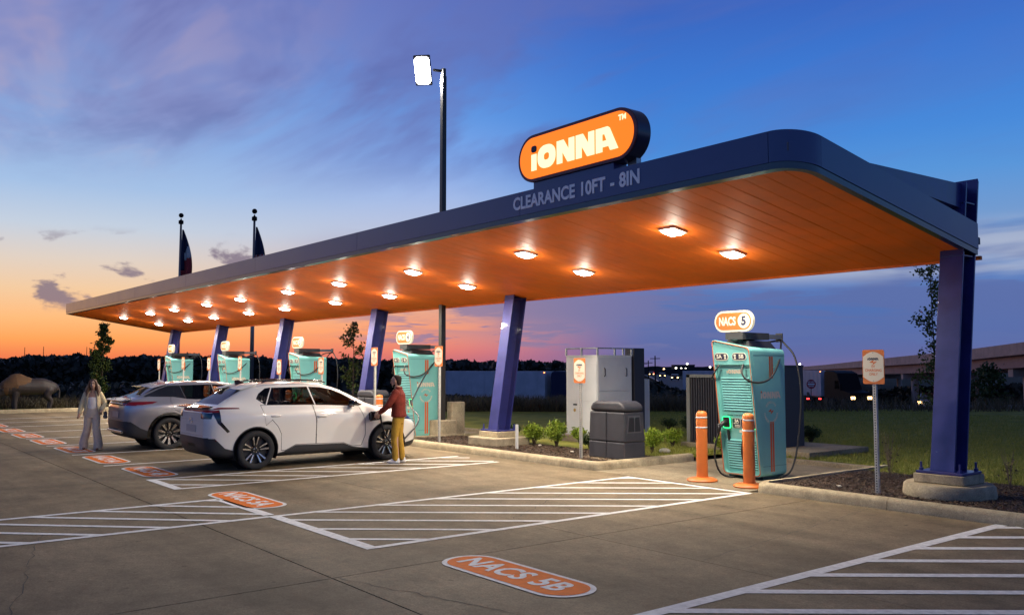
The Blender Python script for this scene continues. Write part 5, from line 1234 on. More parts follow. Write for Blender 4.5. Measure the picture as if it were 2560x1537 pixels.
for s_ in (-1,1): chain(b, [(0,s_*.085,.88),(.022+.02*s_,s_*.098,.50),(-.005+.03*s_,s_*.10,.30),(-.015+.03*s_,s_*.10,.09)], [.098,.074,.066,.070])
fuse(b, 'trousers', M_MUST, man, .012, 4)
for s_ in (-1,1):
    b = MB(); o_ = .03*s_ - .02; loft(b, [(o_+.055,s_*.105,.004,.140,.050),(o_+.055,s_*.105,.035,.142,.052),(o_+.03,s_*.105,.065,.110,.048),(o_-.01,s_*.105,.105,.065,.045)]); fuse(b, 'shoe', M_SHOEW, man, .010, 2)
# ---- woman walking
wom = empty('person', (-22.62, 5.22, 0.0), math.atan2(-.36,.93), 'woman in a cream blazer and pale wide trousers walking past the cars', 'person')
HW = (.03, 0, 1.535); k_ = .93
SLw, ELw, WLw = (0,.165,1.315), (-.04,.25,1.08), (.10,.215,.93)
SRw, ERw, WRw = (0,-.165,1.315), (-.02,-.235,1.07), (.07,-.27,.85)
b = MB(); head(b, HW, k_, .92); chain(b, [(-.01,0,1.32),(.005,0,1.39),(.012,0,1.44)], [.050,.042,.044])
loft(b, [(0,0,.84,.09,.15),(0,0,.98,.085,.125),(0,0,1.15,.10,.14),(0,0,1.29,.085,.145),(-.005,0,1.345,.045,.07)])
for S_, E_, W_ in ((SLw,ELw,WLw),(SRw,ERw,WRw)):
    chain(b, [S_, E_, W_], [.040,.033,.024]); dv = (Vector(W_)-Vector(E_)).normalized(); hand(b, W_, dv, (.3,.9,0), .92, .5)
FL, FR_ = (.10,.15,0), (-.10,-.17,0)
for f_, s_ in ((FL,1),(FR_,-1)): chain(b, [(0,s_*.085,.86),(f_[0]*.6+.03,s_*.10,.48),(f_[0]-.03,f_[1],.09)], [.078,.050,.034]); chain(b, [(f_[0]-.02,f_[1],.06),(f_[0]+.11,f_[1],.03)], [.03,.024], 2)
bo = fuse(b, 'body', M_SKINW, wom, .009, 2); face_bits(bo, HW, k_, M_HAIRB)
b = MB(); x, y, z = HW
loft(b, [(x-.055,y,z-.19,.05,.085),(x-.055,y,z-.10,.060,.092),(x-.045,y,z-.02,.075,.088),(x-.026,y,z+.045,.092,.084),(x-.014,y,z+.085,.086,.074),(x-.008,y,z+.112,.055,.050)])
for s_ in (-1,1):
    chain(b, [(x+.035,y+s_*.012,z+.108),(x+.045,y+s_*.062,z+.055),(x+.02,y+s_*.090,z-.04),(x+.02,y+s_*.115,z-.15),(x+.045,y+s_*.125,z-.27)], [.022,.026,.034,.040,.022])
    chain(b, [(x-.03,y+s_*.07,z-.02),(x-.03,y+s_*.125,z-.09),(x+.0,y+s_*.155,z-.18)], [.045,.040,.022])
fuse(b, 'hair', M_HAIRB, wom, .011, 3)
b = MB(); loft(b, [(.004,0,.92,.098,.130),(.004,0,1.02,.094,.122),(.004,0,1.12,.108,.138),(.004,0,1.215,.102,.135),(.004,0,1.235,.085,.115)]); fuse(b, 'top', M_TOPW, wom, .010, 3)
b = MB(); loft(b, [(0,0,.74,.105,.170),(0,0,.84,.115,.172),(0,0,.96,.100,.138),(0,0,1.0,.095,.128)])
for f_, s_ in ((FL,1),(FR_,-1)): chain(b, [(0,s_*.085,.82),(f_[0]*.55+.02,s_*.105,.48),(f_[0]*.85,f_[1]*1.02,.22),(f_[0]-.01,f_[1]*1.05,.055)], [.096,.086,.096,.108])
fuse(b, 'trousers', M_GREYT, wom, .012, 4)
# open blazer: two front panels, back, sleeves
b = MB()
bl = []
for zz, rx, ry, op in ((.80,.150,.205,.62),(.95,.140,.185,.55),(1.08,.132,.178,.50),(1.20,.138,.188,.42),(1.30,.118,.188,.34),(1.355,.075,.12,.30),(1.385,.062,.075,.28)):
    ring = []
    for k in range(25):
        t = op*math.pi*.42 + (2*math.pi-op*math.pi*.84)*k/24; ring.append((rx*math.cos(t)-.012, ry*math.sin(t), zz))
    bl.append(ring)
vs = [p for r_ in bl for p in r_] + [(p[0]*.88-.002, p[1]*.90, p[2]) for r_ in bl for p in r_]; n_ = 25; q_ = len(bl); o_ = n_*q_
fs = []
for i in range(q_-1):
    for k in range(n_-1): a_ = i*n_+k; fs += [(a_,a_+1,a_+n_+1,a_+n_), (o_+a_,o_+a_+n_,o_+a_+n_+1,o_+a_+1)]
    for k in (0, n_-1): a_ = i*n_+k; fs += [(a_,a_+n_,o_+a_+n_,o_+a_)]
for k in range(n_-1):
    fs += [(k,o_+k,o_+k+1,k+1)]; a_ = (q_-1)*n_+k; fs += [(a_,a_+1,o_+a_+1,o_+a_)]
b.add(vs, fs)
for S_, E_, W_ in ((SLw,ELw,WLw),(SRw,ERw,WRw)): chain(b, [(S_[0],S_[1]*.92,S_[2]-.01), E_, tuple(Vector(W_)+(Vector(E_)-Vector(W_))*.08)], [.064,.056,.046])
fuse(b, 'blazer', M_BLAZ, wom, .010, 3)
for f_, s_ in ((FL,1),(FR_,-1)):
    b = MB(); loft(b, [(f_[0]+.03,f_[1],.003,.105,.036),(f_[0]+.03,f_[1],.03,.105,.038),(f_[0]-.01,f_[1],.07,.06,.034)]); fuse(b, 'shoe', M_HAIRD, wom, .009, 2)
bag = empty('handbag', (-22.62, 5.22, 0.0), math.atan2(-.36,.93), 'small taupe handbag carried at the walking woman hip', 'handbag')
MB().hexa([(-.07,.245,.72),(.09,.245,.72),(.09,.33,.72),(-.07,.33,.72)], [(-.06,.25,.88),(.08,.25,.90),(.08,.31,.90),(-.06,.31,.88)]).build('pouch', M_BAG, bag, bevel=.025, seg=3)
MB().tube(spline_pts([(-.02,.28,.88),(0,.24,1.05),(0,.19,1.25),(-.02,.17,1.372)], 5), .006, 6).build('strap', M_BAG, bag)
# ---- bison sculpture on the far lawn
M_BIS = mat('bison_dark', (0.022,0.015,0.016), 0.6, bump=0.7, bscale=30); M_BISM = mat('bison_mane', (0.11,0.055,0.022), 0.8, bump=0.9, bscale=40)
bis = empty('bison_statue', (-42.75, 7.2, .10), -math.pi/2, 'life-size bison sculpture standing on the lawn at the left edge', 'sculpture')
b = MB()
chain(b, [(-.98,0,.92),(-.60,0,.98),(-.1,0,.98),(.35,0,1.02),(.62,0,.95)], [.27,.36,.36,.42,.38], 4, 16); ball(b, (.36,0,1.18), .42, .26, .34)
chain(b, [(.70,0,.95),(.98,0,.78),(1.20,0,.58),(1.32,0,.42)], [.30,.24,.19,.12], 3, 14)
for s_ in (-1,1):
    chain(b, [(-.86,s_*.17,.82),(-.80,s_*.18,.58),(-.95,s_*.18,.36),(-.90,s_*.18,.03)], [.20,.14,.075,.065]); chain(b, [(.42,s_*.18,.75),(.44,s_*.18,.42),(.42,s_*.18,.03)], [.17,.10,.07])
    chain(b, [(1.02,s_*.17,.88),(1.05,s_*.28,.98),(1.04,s_*.28,1.12)], [.05,.035,.012], 3, 8); ball(b, (.93,s_*.24,.86), .05,.09,.05, 6)
chain(b, [(1.12,0,.42),(1.10,0,.26)], [.09,.03], 2, 8); chain(b, [(-1.22,0,1.0),(-1.30,0,.75),(-1.28,0,.5)], [.04,.03,.045], 3, 8)
fuse(b, 'body', M_BIS, bis, .025, 5)
b = MB(); chain(b, [(.02,0,1.06),(.40,0,1.08),(.68,0,.96)], [.36,.435,.375], 4, 16); ball(b, (.36,0,1.20), .44, .275, .345); chain(b, [(.45,0,.72),(.48,0,.5)], [.25,.12], 2)
fuse(b, 'mane', M_BISM, bis, .025, 4)
# ------------------------------------------------------------------ plants
M_BARK = mat('bark', (0.10,0.075,0.055), 0.9, vary=0.4, vscale=12, bump=0.6, bscale=40)
M_LOAK = leafmat('oak_leaf', (0.035,0.06,0.012), (0.10,0.13,0.03)); M_LSH = leafmat('shrub_leaf', (0.12,0.20,0.015), (0.34,0.42,0.04), .3); M_LDK = leafmat('dark_shrub_leaf', (0.025,0.045,0.015), (0.06,0.09,0.025))
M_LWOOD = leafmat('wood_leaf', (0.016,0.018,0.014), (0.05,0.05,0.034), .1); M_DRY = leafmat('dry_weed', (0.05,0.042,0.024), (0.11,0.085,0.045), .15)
M_GRASS = leafmat('grass_blade', (0.15,0.18,0.024), (0.33,0.31,0.065), .25); M_CHIP = leafmat('bark_chip', (0.025,0.016,0.010), (0.14,0.085,0.05), 0.0)
def leaves_mesh(P, size, rg, aspect=.55, name='leaves', up=0.0):
    """P: n x 3 centres -> one mesh of pointed leaf faces"""
    n = len(P); a = rg.normal(size=(n,3)); a[:,2] += up; a /= np.linalg.norm(a,axis=1)[:,None]; b = np.cross(a, rg.normal(size=(n,3))); b /= np.linalg.norm(b,axis=1)[:,None]
    s = size*rg.uniform(.6,1.25,n)[:,None]; V = np.stack([P-a*s, P+b*s*aspect, P+a*s, P-b*s*aspect], 1).reshape(-1,3)
    me = bpy.data.meshes.new(name); me.vertices.add(4*n); me.vertices.foreach_set('co', V.ravel().astype(np.float32)); me.loops.add(4*n); me.loops.foreach_set('vertex_index', np.arange(4*n, dtype=np.int32))
    me.polygons.add(n); me.polygons.foreach_set('loop_start', np.arange(0,4*n,4,dtype=np.int32)); me.polygons.foreach_set('loop_total', np.full(n,4,dtype=np.int32)); me.update(); me.validate(); return me
def tree(loc, h, base, wid, nl, leaf, label, seed, prof=None, m=None, name='young_tree', group=None, lean=0.0):
    rg = np.random.default_rng(seed); e = empty(name, loc, 0, label, 'tree', group)
    tr = [(0,0,-.1),(lean*.2+.02,0,h*.3),(lean*.5-.02,.02,h*.6),(lean,0,h*.96)]
    MB().tube(spline_pts(tr, 5), [max(.012,.045*(1-k/15)) for k in range(16)], 8).build('trunk', M_BARK, e, smooth='all')
    br = MB(); C = []
    for k in range(int(14+h*3)):
        t = base + (1-base)*(k+rg.uniform(0,1))/(14+h*3); z = h*t; a = rg.uniform(0,6.28); u = (t-base)/(1-base)
        w = wid*(prof(u) if prof else (math.sin(math.pi*min(1,u*.85+.18))**.8))*rg.uniform(.55,1.1)
        p0 = Vector((lean*t,0,z-.12*w)); p1 = p0 + Vector((math.cos(a)*w*.55, math.sin(a)*w*.55, w*.35)); p2 = p0 + Vector((math.cos(a)*w, math.sin(a)*w, w*rg.uniform(.45,.9)))
        br.tube([p0,p1,p2], [.014,.008,.003], 5)
        for q in range(7): s = rg.uniform(.3,1.05); C.append(np.array(p0.lerp(p1,min(1,s*1.6)) if s < .62 else p1.lerp(p2,(s-.62)/.4)))
    br.build('branches', M_BARK, e, smooth='all')['kind'] = 'stuff'
    C = np.array(C); idx = rg.integers(0,len(C),nl); P = C[idx] + rg.normal(size=(nl,3))*wid*.13
    o = link('crown', leaves_mesh(P, leaf, rg), m or M_LOAK, e); return e
G_T = 'young trees planted around the station'
tree(far(258,43.5,-.05), 4.15, .16, .62, 3600, .075, 'slender young oak on the far lawn beside the walking woman', 1, group=G_T)
tree(far(884,33,.05), 3.6, .25, .55, 700, .07, 'thin sparse young tree behind the leaning column by the man', 2, group=G_T)
tree(far(2338,24,.08), 4.75, .14, .66, 1500, .055, 'young tree half hidden behind the right column', 5, group=G_T, prof=lambda u: 1.15-.75*u, lean=-.08)
tree(far(2468,62,-2.3), 4.2, .2, 1.6, 1200, .16, 'small dusky tree in front of the overpass piers', 9, m=M_LDK, name='small_tree')
def shrub(x, y, h, w, n, m, label, seed, leaf=.027):
    rg = np.random.default_rng(seed); e = empty('shrub', (x,y,.10), 0, label, 'shrub', 'small shrubs in the planted strip')
    n = int(n*1.5); st = MB(); C = []
    for k in range(17):
        a = rg.uniform(0,6.28); t = rg.uniform(.25,1); p = Vector((math.cos(a)*w*t*.5, math.sin(a)*w*t*.5, h*rg.uniform(.72,1.0)*(1.05-.35*t))); q = Vector((p.x*.35,p.y*.35,h*.3)); st.tube([(0,0,-.04),q,p],[.009,.007,.003],5)
        for s in (.25,.4,.55,.7,.8,.9,1.0,1.0): C.append(np.array(q.lerp(p,s)))
    st.build('stems', M_BARK, e); C = np.array(C); P = C[rg.integers(0,len(C),n)] + rg.normal(size=(n,3))*np.array([w*.10,w*.10,h*.075]); P[:,2] = np.maximum(P[:,2], .02)
    link('foliage', leaves_mesh(P, leaf, rg, .6, up=.5), m, e)
for i, (x, y, h, w, n, m_, l) in enumerate([(-16.15,13.45,.55,.50,1500,M_LSH,'bright green shrub just right of the square footing'), (-15.35,13.45,.60,.52,1700,M_LSH,'bright green shrub midway between footing and trash bin'), (-15.75,14.55,.42,.40,900,M_LSH,'small green shrub left of the bin sign post'), (-14.55,13.75,.38,.36,900,M_LDK,'dark green shrub tucked beside the trash bin'),
        (-13.1,14.2,.54,.46,1400,M_LSH,'green shrub immediately right of the trash bin'), (-13.75,15.6,.46,.46,1300,M_LSH,'round green shrub in front of the louvred enclosure'), (-17.5,19.7,.36,.5,600,M_LDK,'low dusky shrub on the lawn past the bin'), (-16.5,19.4,.46,.6,900,M_LDK,'dusky shrub on the lawn by the enclosure'), (-12.3,15.55,.36,.36,800,M_LSH,'small green shrub behind the left orange bollard'), (-17.55,13.9,.46,.36,700,M_LDK,'green shrub half hidden by the leaning column base'),
        (-12.35,19.0,.42,.5,700,M_LDK,'brownish shrub right of the tall dark cabinet')]):
    shrub(x, y, h, w, n, m_, l, 20+i)
def twig(x, y, h, n, label, seed):
    rg = np.random.default_rng(seed); mb = MB()
    for k in range(n):
        a = rg.uniform(0,6.28); r = rg.uniform(.05,.28)*h; p = Vector((math.cos(a)*r, math.sin(a)*r, h*rg.uniform(.55,1))); q = Vector((p.x*.3,p.y*.3,p.z*.5)); mb.tube([(0,0,-.03),q,p],[.006,.004,.002],4)
        d = Vector((rg.normal()*.1,rg.normal()*.1,.12))*h; mb.tube([q,q+d],[.003,.0015],4)
    e = empty('bare_plant', (x,y,.11), 0, label, 'plant', 'bare twiggy plants in the right bed'); mb.build('twigs', mat('twig_bark',(0.20,0.14,0.09),0.9), e)
    P = rg.normal(size=(40,3))*np.array([.1,.1,.14])*h + np.array([0,0,h*.45]); link('leaves', leaves_mesh(P, .025, rg), M_DRY, e)
twig(-7.75, 14.2, .85, 11, 'bare twiggy plant just right of the nearest sign post', 3); twig(-5.9, 14.3, .62, 12, 'bare twiggy plant right of the round footing', 4); twig(-7.05,14.5,.55,9,'bare twiggy plant behind the right column',6)
# mulch: bark chips over the soil
def chips(name, x0, x1, y0, y1, n, seed):
    rg = np.random.default_rng(seed); P = np.stack([rg.uniform(x0,x1,n), rg.uniform(y0,y1,n), rg.uniform(.108,.135,n)],1)
    me = leaves_mesh(P, .03, rg, .35, up=0.0); co = np.zeros(len(me.vertices)*3, np.float32); me.vertices.foreach_get('co', co); co = co.reshape(-1,4,3); c = co.mean(1, keepdims=True); co[:,:,2] = c[:,:,2] + (co[:,:,2]-c[:,:,2])*.35
    me.vertices.foreach_set('co', co.ravel()); me.update(); tag(link(name, me, M_CHIP), kind='stuff')
chips('mulch', -8.45, -2.5, 11.8, 14.72, 26000, 1); chips('mulch', -19.4, -12.3, 11.8, 13.58, 16000, 2)
# grass blades on the near lawn
def blades(name, n, seed, fx, hmin, hmax, m, wd=.008):
    rg = np.random.default_rng(seed); x, y = fx(rg, n); z = np.array([lawn_z(a,b) for a,b in zip(x,y)]) ; h = rg.uniform(hmin,hmax,len(x)); a = rg.uniform(0,6.28,len(x)); lx, ly = rg.normal(size=(2,len(x)))*.45*h
    c, s = np.cos(a)*wd, np.sin(a)*wd; V = np.stack([np.stack([x-c,y-s,z-.01],1), np.stack([x+c,y+s,z-.01],1), np.stack([x+lx,y+ly,z+h],1)],1).reshape(-1,3); k = len(x)
    me = bpy.data.meshes.new(name); me.vertices.add(3*k); me.vertices.foreach_set('co', V.ravel().astype(np.float32)); me.loops.add(3*k); me.loops.foreach_set('vertex_index', np.arange(3*k,dtype=np.int32)); me.polygons.add(k); me.polygons.foreach_set('loop_start', np.arange(0,3*k,3,dtype=np.int32)); me.polygons.foreach_set('loop_total', np.full(k,3,dtype=np.int32)); me.update()
    tag(link(name, me, m), kind='stuff')
def near(rg, n):
    y = 13.62 + 22*rg.uniform(0,1,n)**1.7; d = rg.uniform(-.05,1,n); x0 = -.95*y; x = x0 + (y*.95-2.5)*d; ok = (x > -41) & ~((x > -12.2) & (x < -8.5) & (y < 15.8)) & ~((x > -22.8) & (x < -19.6) & (y < 15.8)) & ~((x > -8.7) & (y < 14.78)); return x[ok], y[ok]
blades('grass', 170000, 5, near, .03, .075, M_GRASS, .009)
blades('grass_tufts', 9000, 6, near, .08, .16, M_GRASS, .008)
# rough weeds along the edge of the lawn
def rough(rg, n):
    px = rg.uniform(-60, 2620, n); w = 36.5 + 7*rg.uniform(0,1,n)**1.3; k = (px-1280)/F_PX*w; X = _F.x*w + _R.x*k; Y = _F.y*w + _R.y*k; ok = ((Y > 15.2) | (X < -44.5)) & ((px < 1780) | (rg.uniform(0,1,n) < .12)); return X[ok], Y[ok]
blades('rough_weeds', 60000, 7, rough, .22, .75, M_DRY, .022)
# stones in the beds
M_STONE = mat('pale_stone', (0.55,0.50,0.40), 0.8, vary=0.2, vscale=10)
for i, (x, y, r, l) in enumerate([(-13.0,14.5,.11,'pale flat stone right of the trash bin'), (-14.1,12.8,.035,'tiny white stone near the bin sign post'), (-15.7,13.25,.04,'small white stone beside the marker post'), (-7.55,12.35,.03,'tiny pale stone near the round footing')]):
    b = MB(); ball(b, (0,0,.02), r*1.3, r, r*.55, 6); o = b.build('stone', M_STONE, smooth='all'); o.location = (x,y,.115); o.rotation_euler = (0,0,i); tag(o, l, 'stone', 'stones lying in the planted beds')
# ------------------------------------------------------------------ beyond the station
M_HILL = mat('far_hill', (0.020,0.020,0.022), 0.95); M_BCON = mat('bridge_concrete', (0.50,0.35,0.29), 0.85, vary=0.25, vscale=.8, bump=0.3, bscale=8); M_BDARK = mat('bridge_girder', (0.42,0.25,0.21), 0.85, vary=0.2, vscale=.6)
# woodland: a far dark mass, leaf clumps through its depth
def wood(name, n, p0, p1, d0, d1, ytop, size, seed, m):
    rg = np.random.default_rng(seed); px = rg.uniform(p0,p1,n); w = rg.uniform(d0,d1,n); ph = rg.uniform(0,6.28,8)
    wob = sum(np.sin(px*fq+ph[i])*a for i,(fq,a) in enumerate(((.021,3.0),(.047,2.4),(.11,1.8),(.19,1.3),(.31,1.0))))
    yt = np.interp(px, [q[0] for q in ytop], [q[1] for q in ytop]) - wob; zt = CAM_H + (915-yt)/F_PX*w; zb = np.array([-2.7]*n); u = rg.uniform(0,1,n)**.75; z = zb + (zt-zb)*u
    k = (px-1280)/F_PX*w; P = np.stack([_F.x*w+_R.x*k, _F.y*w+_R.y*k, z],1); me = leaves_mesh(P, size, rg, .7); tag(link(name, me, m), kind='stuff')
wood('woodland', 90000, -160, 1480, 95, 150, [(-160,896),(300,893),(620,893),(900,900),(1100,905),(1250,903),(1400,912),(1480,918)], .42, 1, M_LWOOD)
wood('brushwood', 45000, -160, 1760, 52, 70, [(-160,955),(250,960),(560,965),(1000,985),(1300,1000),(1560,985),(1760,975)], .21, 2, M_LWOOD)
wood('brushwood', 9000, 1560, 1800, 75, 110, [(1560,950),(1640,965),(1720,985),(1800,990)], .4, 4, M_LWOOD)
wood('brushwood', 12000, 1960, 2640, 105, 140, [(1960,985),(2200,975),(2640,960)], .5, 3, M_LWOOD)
def ridge(name, d, pts, m, z0=-6):
    mb = MB(); P = [far(px, d, CAM_H+(915-y)/F_PX*d) for px, y in pts]; vs = []
    for p in P: b = p*1.08; vs += [(p.x,p.y,z0), tuple(p), (b.x,b.y,p.z*.6), (b.x,b.y,z0)]
    fs = [];
    for i in range(len(P)-1):
        a = 4*i; fs += [(a,a+4,a+5,a+1),(a+1,a+5,a+6,a+2),(a+2,a+6,a+7,a+3)]
    return tag(mb.add(vs, fs).build(name, m), kind='structure')
rg0 = random.Random(4)
ridge('hills', 760, [(px, 914.5 + 2.5*math.sin(px*.013) + rg0.uniform(-1.6,1.6) + (3 if px > 1700 else 0)) for px in range(-400, 3000, 14)], M_HILL)
ridge('hills', 420, [(px, 921 + 2*math.sin(px*.02) + rg0.uniform(-1.5,1.5)) for px in range(1400, 2100, 12)], M_HILL)
# frontage road, highway
def strip_road(name, pts, m):
    mb = MB(); vs = []
    for (px, d, w0, z) in pts:
        a = far(px-w0, d, z); b = far(px+w0, d, z); vs += [tuple(a), tuple(b)]
    return tag(mb.add(vs, [(2*i,2*i+1,2*i+3,2*i+2) for i in range(len(pts)-1)]).build(name, m), kind='structure')
def band_road(name, d0, d1, p0, p1, z, m):
    mb = MB(); n = 20; vs = []
    for k in range(n+1):
        px = p0 + (p1-p0)*k/n; vs += [tuple(far(px,d0,z)), tuple(far(px,d1,z))]
    return tag(mb.add(vs, [(2*i,2*i+1,2*i+3,2*i+2) for i in range(n)]).build(name, m), kind='structure')
band_road('frontage_road', 76, 104, 1880, 2760, -2.56, mat('pale_asphalt', (0.20,0.195,0.21), 0.85, vary=0.3, vscale=.5))
band_road('access_road', 84, 98, 900, 1500, -2.57, M_ASPH)
strip_road('highway', [(1760,120,60,-2.5),(1715,170,48,-2.4),(1672,260,38,-2.2),(1640,380,30,-2.0),(1612,600,26,-1.8)], M_ASPH)
# overpass
ov = empty('overpass', tuple(far(2300,95,-2.6)), 0, 'long concrete highway overpass with girders and round piers at right', 'bridge'); oo = far(2300,95,-2.6)
BR = [(3050,46,4.55),(2760,58,4.25),(2560,70,3.88),(2400,84,3.45),(2239,105,3.05),(2140,135,2.7),(2060,190,2.25),(2020,240,1.95),(1975,330,1.5)]
def bpt(i, z): px, d, zt = BR[i]; p = far(px, d, 0); return Vector((p.x, p.y, zt+z))
def bstrip(z0, z1, off0, off1, name, m):
    mb = MB(); vs = []
    for i in range(len(BR)):
        a = bpt(max(i-1,0),0); b = bpt(min(i+1,len(BR)-1),0); d = (b-a); d.z = 0; d.normalize(); nrm = Vector((-d.y, d.x, 0))
        pc = bpt(i,0); pc.z = 0
        if nrm.dot(-pc) < 0: nrm = -nrm
        for zz, o in ((z0,off0),(z1,off0),(z1,off1),(z0,off1)): p = bpt(i,zz) + nrm*o - oo; vs.append(tuple(p))
    n = len(BR); fs = [(4*i+k,4*i+4+k,4*i+4+(k+1)%4,4*i+(k+1)%4) for i in range(n-1) for k in range(4)] + [(0,1,2,3),(4*n-1,4*n-2,4*n-3,4*n-4)]
    return mb.add(vs, fs).build(name, m, ov)
bstrip(-.85, 0, 0, -.25, 'parapet', M_BCON); bstrip(-.98, -.85, .18, -11.5, 'deck', M_BCON); bstrip(-.85, 0, -11.2, -11.5, 'parapet', M_BCON)
for o in (-.55, -3.4, -6.2, -9.0): bstrip(-1.85, -.985, o, o-.45, 'girder', M_BDARK); bstrip(-1.98, -1.852, o+.12, o-.57, 'girder_flange', M_BDARK)
for (px, d, zt) in [(2870,54,4.3),(2504,74.5,3.7),(2239,105,3.05),(2105,152,2.5)]:
    for k, back in enumerate((2.0, 5.5, 9.0)):
        # piers under the deck
        i = min(range(len(BR)), key=lambda q: abs(BR[q][0]-px)); a = bpt(max(i-1,0),0); b = bpt(min(i+1,len(BR)-1),0); dd = (b-a); dd.z = 0; dd.normalize(); nrm = Vector((-dd.y,dd.x,0))
        if nrm.dot(-far(px,d,0)) < 0: nrm = -nrm
        p = far(px, d, 0) - nrm*back - oo
        MB().lathe([(.42,-.3),(.42,zt-1.98-.65+2.6)], (p.x,p.y,0), 18).build('pier', M_BCON, ov, smooth=True)
        if k == 0:
            q = far(px,d,0)-oo; c0 = q - nrm*.6; c1 = q - nrm*10.6; t_ = dd*.5; z0 = zt-1.98-.66+2.6; z1 = zt-1.99+2.6
            MB().hexa([tuple(c0-t_)[:2]+(z0,),tuple(c0+t_)[:2]+(z0,),tuple(c1+t_)[:2]+(z0,),tuple(c1-t_)[:2]+(z0,)], [tuple(c0-t_)[:2]+(z1,),tuple(c0+t_)[:2]+(z1,),tuple(c1+t_)[:2]+(z1,),tuple(c1-t_)[:2]+(z1,)]).build('pier_cap', M_BCON, ov)
# lorries
M_TRAIL = mat('trailer_white', (0.44,0.42,0.46), 0.6, vary=0.15, vscale=1.0); M_CABB = mat('cab_black', (0.008,0.008,0.010), 0.6, coat=0.0, spec=0.1); M_CABN = mat('cab_navy', (0.012,0.016,0.05), 0.5, coat=0.0, spec=0.2)
M_HL = emis('headlight', (1.0,0.62,0.25), 7.0); M_HLW = emis('headlight_white', (1.0,0.9,0.75), 6.0); M_MARK = emis('marker_light', (1.0,0.25,0.06), 6.0); M_TL = emis('tail_light', (1.0,0.05,0.05), 5.0)
def lorry(p, rz, label, L=13.6, cab=None, hl=True, z=-2.56):
    e = empty('articulated_lorry', (p.x,p.y,z), rz, label, 'lorry', 'lorries on the frontage road')
    t_ = MB().box(-L,0,-1.28,1.28,1.12,4.02).build('trailer_box', M_TRAIL, e, bevel=.04)
    for k in range(9): x = -L+.8+k*(L-1.6)/8; MB().box(x-.03,x+.03,-1.30,-1.281,1.2,3.95).build('rib', M_TRAIL, t_)
    MB().box(-L,0,-1.30,1.30,1.0,1.12).build('chassis', M_DARKM, e); MB().box(-L*.72,-L*.30,-1.22,-1.18,.45,1.0).build('side_skirt', M_DARKM, e)
    for x in (-L+1.2,-L+2.5): 
        for s_ in (-1,1): MB().lathe([(.3,-.28),(.5,-.28),(.52,0),(.5,.0),(.3,0.0)], (x,s_*1.2,.52), 18, 'y').build('wheel', M_TYRE, e)
    MB().lathe([(.06,-.02),(.06,.03)], (-.05,-1.30,3.9), 8, 'y').build('marker_light', M_MARK, e)
    if cab:
        c = MB().prism([(.5,.65),(6.3,.65),(6.4,1.7),(4.6,2.0),(4.0,3.0),(3.6,3.75),(2.6,4.0),(.9,4.05),(.6,3.9)], -1.2, 1.2, 'y').build('cab', cab, e, bevel=.12, seg=3)
        MB().prism([(4.15,2.05),(3.85,2.95),(3.05,2.95),(3.0,2.05)], -1.215, 1.215, 'y').build('cab_window', M_GLOSSB, c)
        for s_ in (-1,1):
            for x in (1.4,2.6,5.3): MB().lathe([(.3,-.28),(.5,-.28),(.52,0),(.5,0),(.3,0)], (x,s_*1.2,.52), 18, 'y').build('wheel', M_TYRE, e)
            if hl: MB().box(6.37,6.46,s_*.95-.22,s_*.95+.22,1.0,1.3).build('headlight', M_HL, e)
        MB().box(4.6,4.7,-1.45,-1.22,1.9,2.6).build('wing_mirror', M_CABB, c)
    return e
def heading(a, b): d = b-a; return math.atan2(d.y, d.x)
a, b = far(1105,93), far(1376,87); lorry(b, heading(a,b), 'pale box lorry with dark tractor passing behind the leaning column', cab=M_CABN, hl=False)
a, b = far(1690,96), far(1815,90); lorry(b, heading(a,b), 'pale lorry trailer glimpsed above the louvred enclosure', 5.0, M_CABN, hl=False)
a, b = far(1960,112), far(2076,100); lorry(b, heading(a,b), 'lorry with white trailer and black tractor near the overpass', 9.5, M_CABB)
def smallcar(p, rz, label, paint, head_=M_HLW, tail=False, sc=1.0, z=-2.55):
    e = empty('distant_car', (p.x,p.y,z), rz, label, 'car', 'distant cars with lights on'); e.scale = (sc,sc,sc)
    MB().prism([(-2.3,.35),(2.3,.35),(2.35,.75),(1.3,.98),(-2.2,1.0),(-2.35,.7)], -.9, .9, 'y').build('body', paint, e, bevel=.08); MB().prism([(-1.9,.98),(1.2,.98),(.4,1.5),(-1.4,1.52)], -.78, .78, 'y').build('cabin', M_GLOSSB, e, bevel=.06)
    for x in (-1.4,1.4):
        for s_ in (-1,1): MB().lathe([(.2,-.1),(.33,-.1),(.33,.1),(.2,.1)], (x,s_*.82,.33), 14, 'y').build('wheel', M_TYRE, e)
    for s_ in (-1,1):
        MB().box(2.32,2.4,s_*.65-.17,s_*.65+.17,.62,.82).build('headlight', head_, e); MB().box(-2.4,-2.33,s_*.65-.15,s_*.65+.15,.7,.85).build('tail_light', M_TL, e)
a = far(2322,92); smallcar(a, heading(a, far(2280,80)), 'pickup-sized vehicle with lit headlights below the overpass', M_TRAIL, M_HL, sc=1.15)
a = far(2030,104); smallcar(a, heading(a, far(2010,150)), 'dark car with red tail lights beside the round red sign', M_CABB, z=-2.55)
for px, d, l in ((1655,300,'middle distant car with bright amber headlights on the highway'), (1686,250,'nearest distant car with headlights on the highway'), (1628,360,'leftmost distant car with amber headlights on the highway')):
    a = far(px,d); smallcar(a, heading(a, Vector((0,0,0))), l, M_CABB, M_HL, sc=1.2, z=-2.2+.1)
a = far(1712,108); smallcar(a, heading(a, far(1705,160)), 'distant car with red tail lights in the brush', M_CABB, M_HLW, z=-2.55)
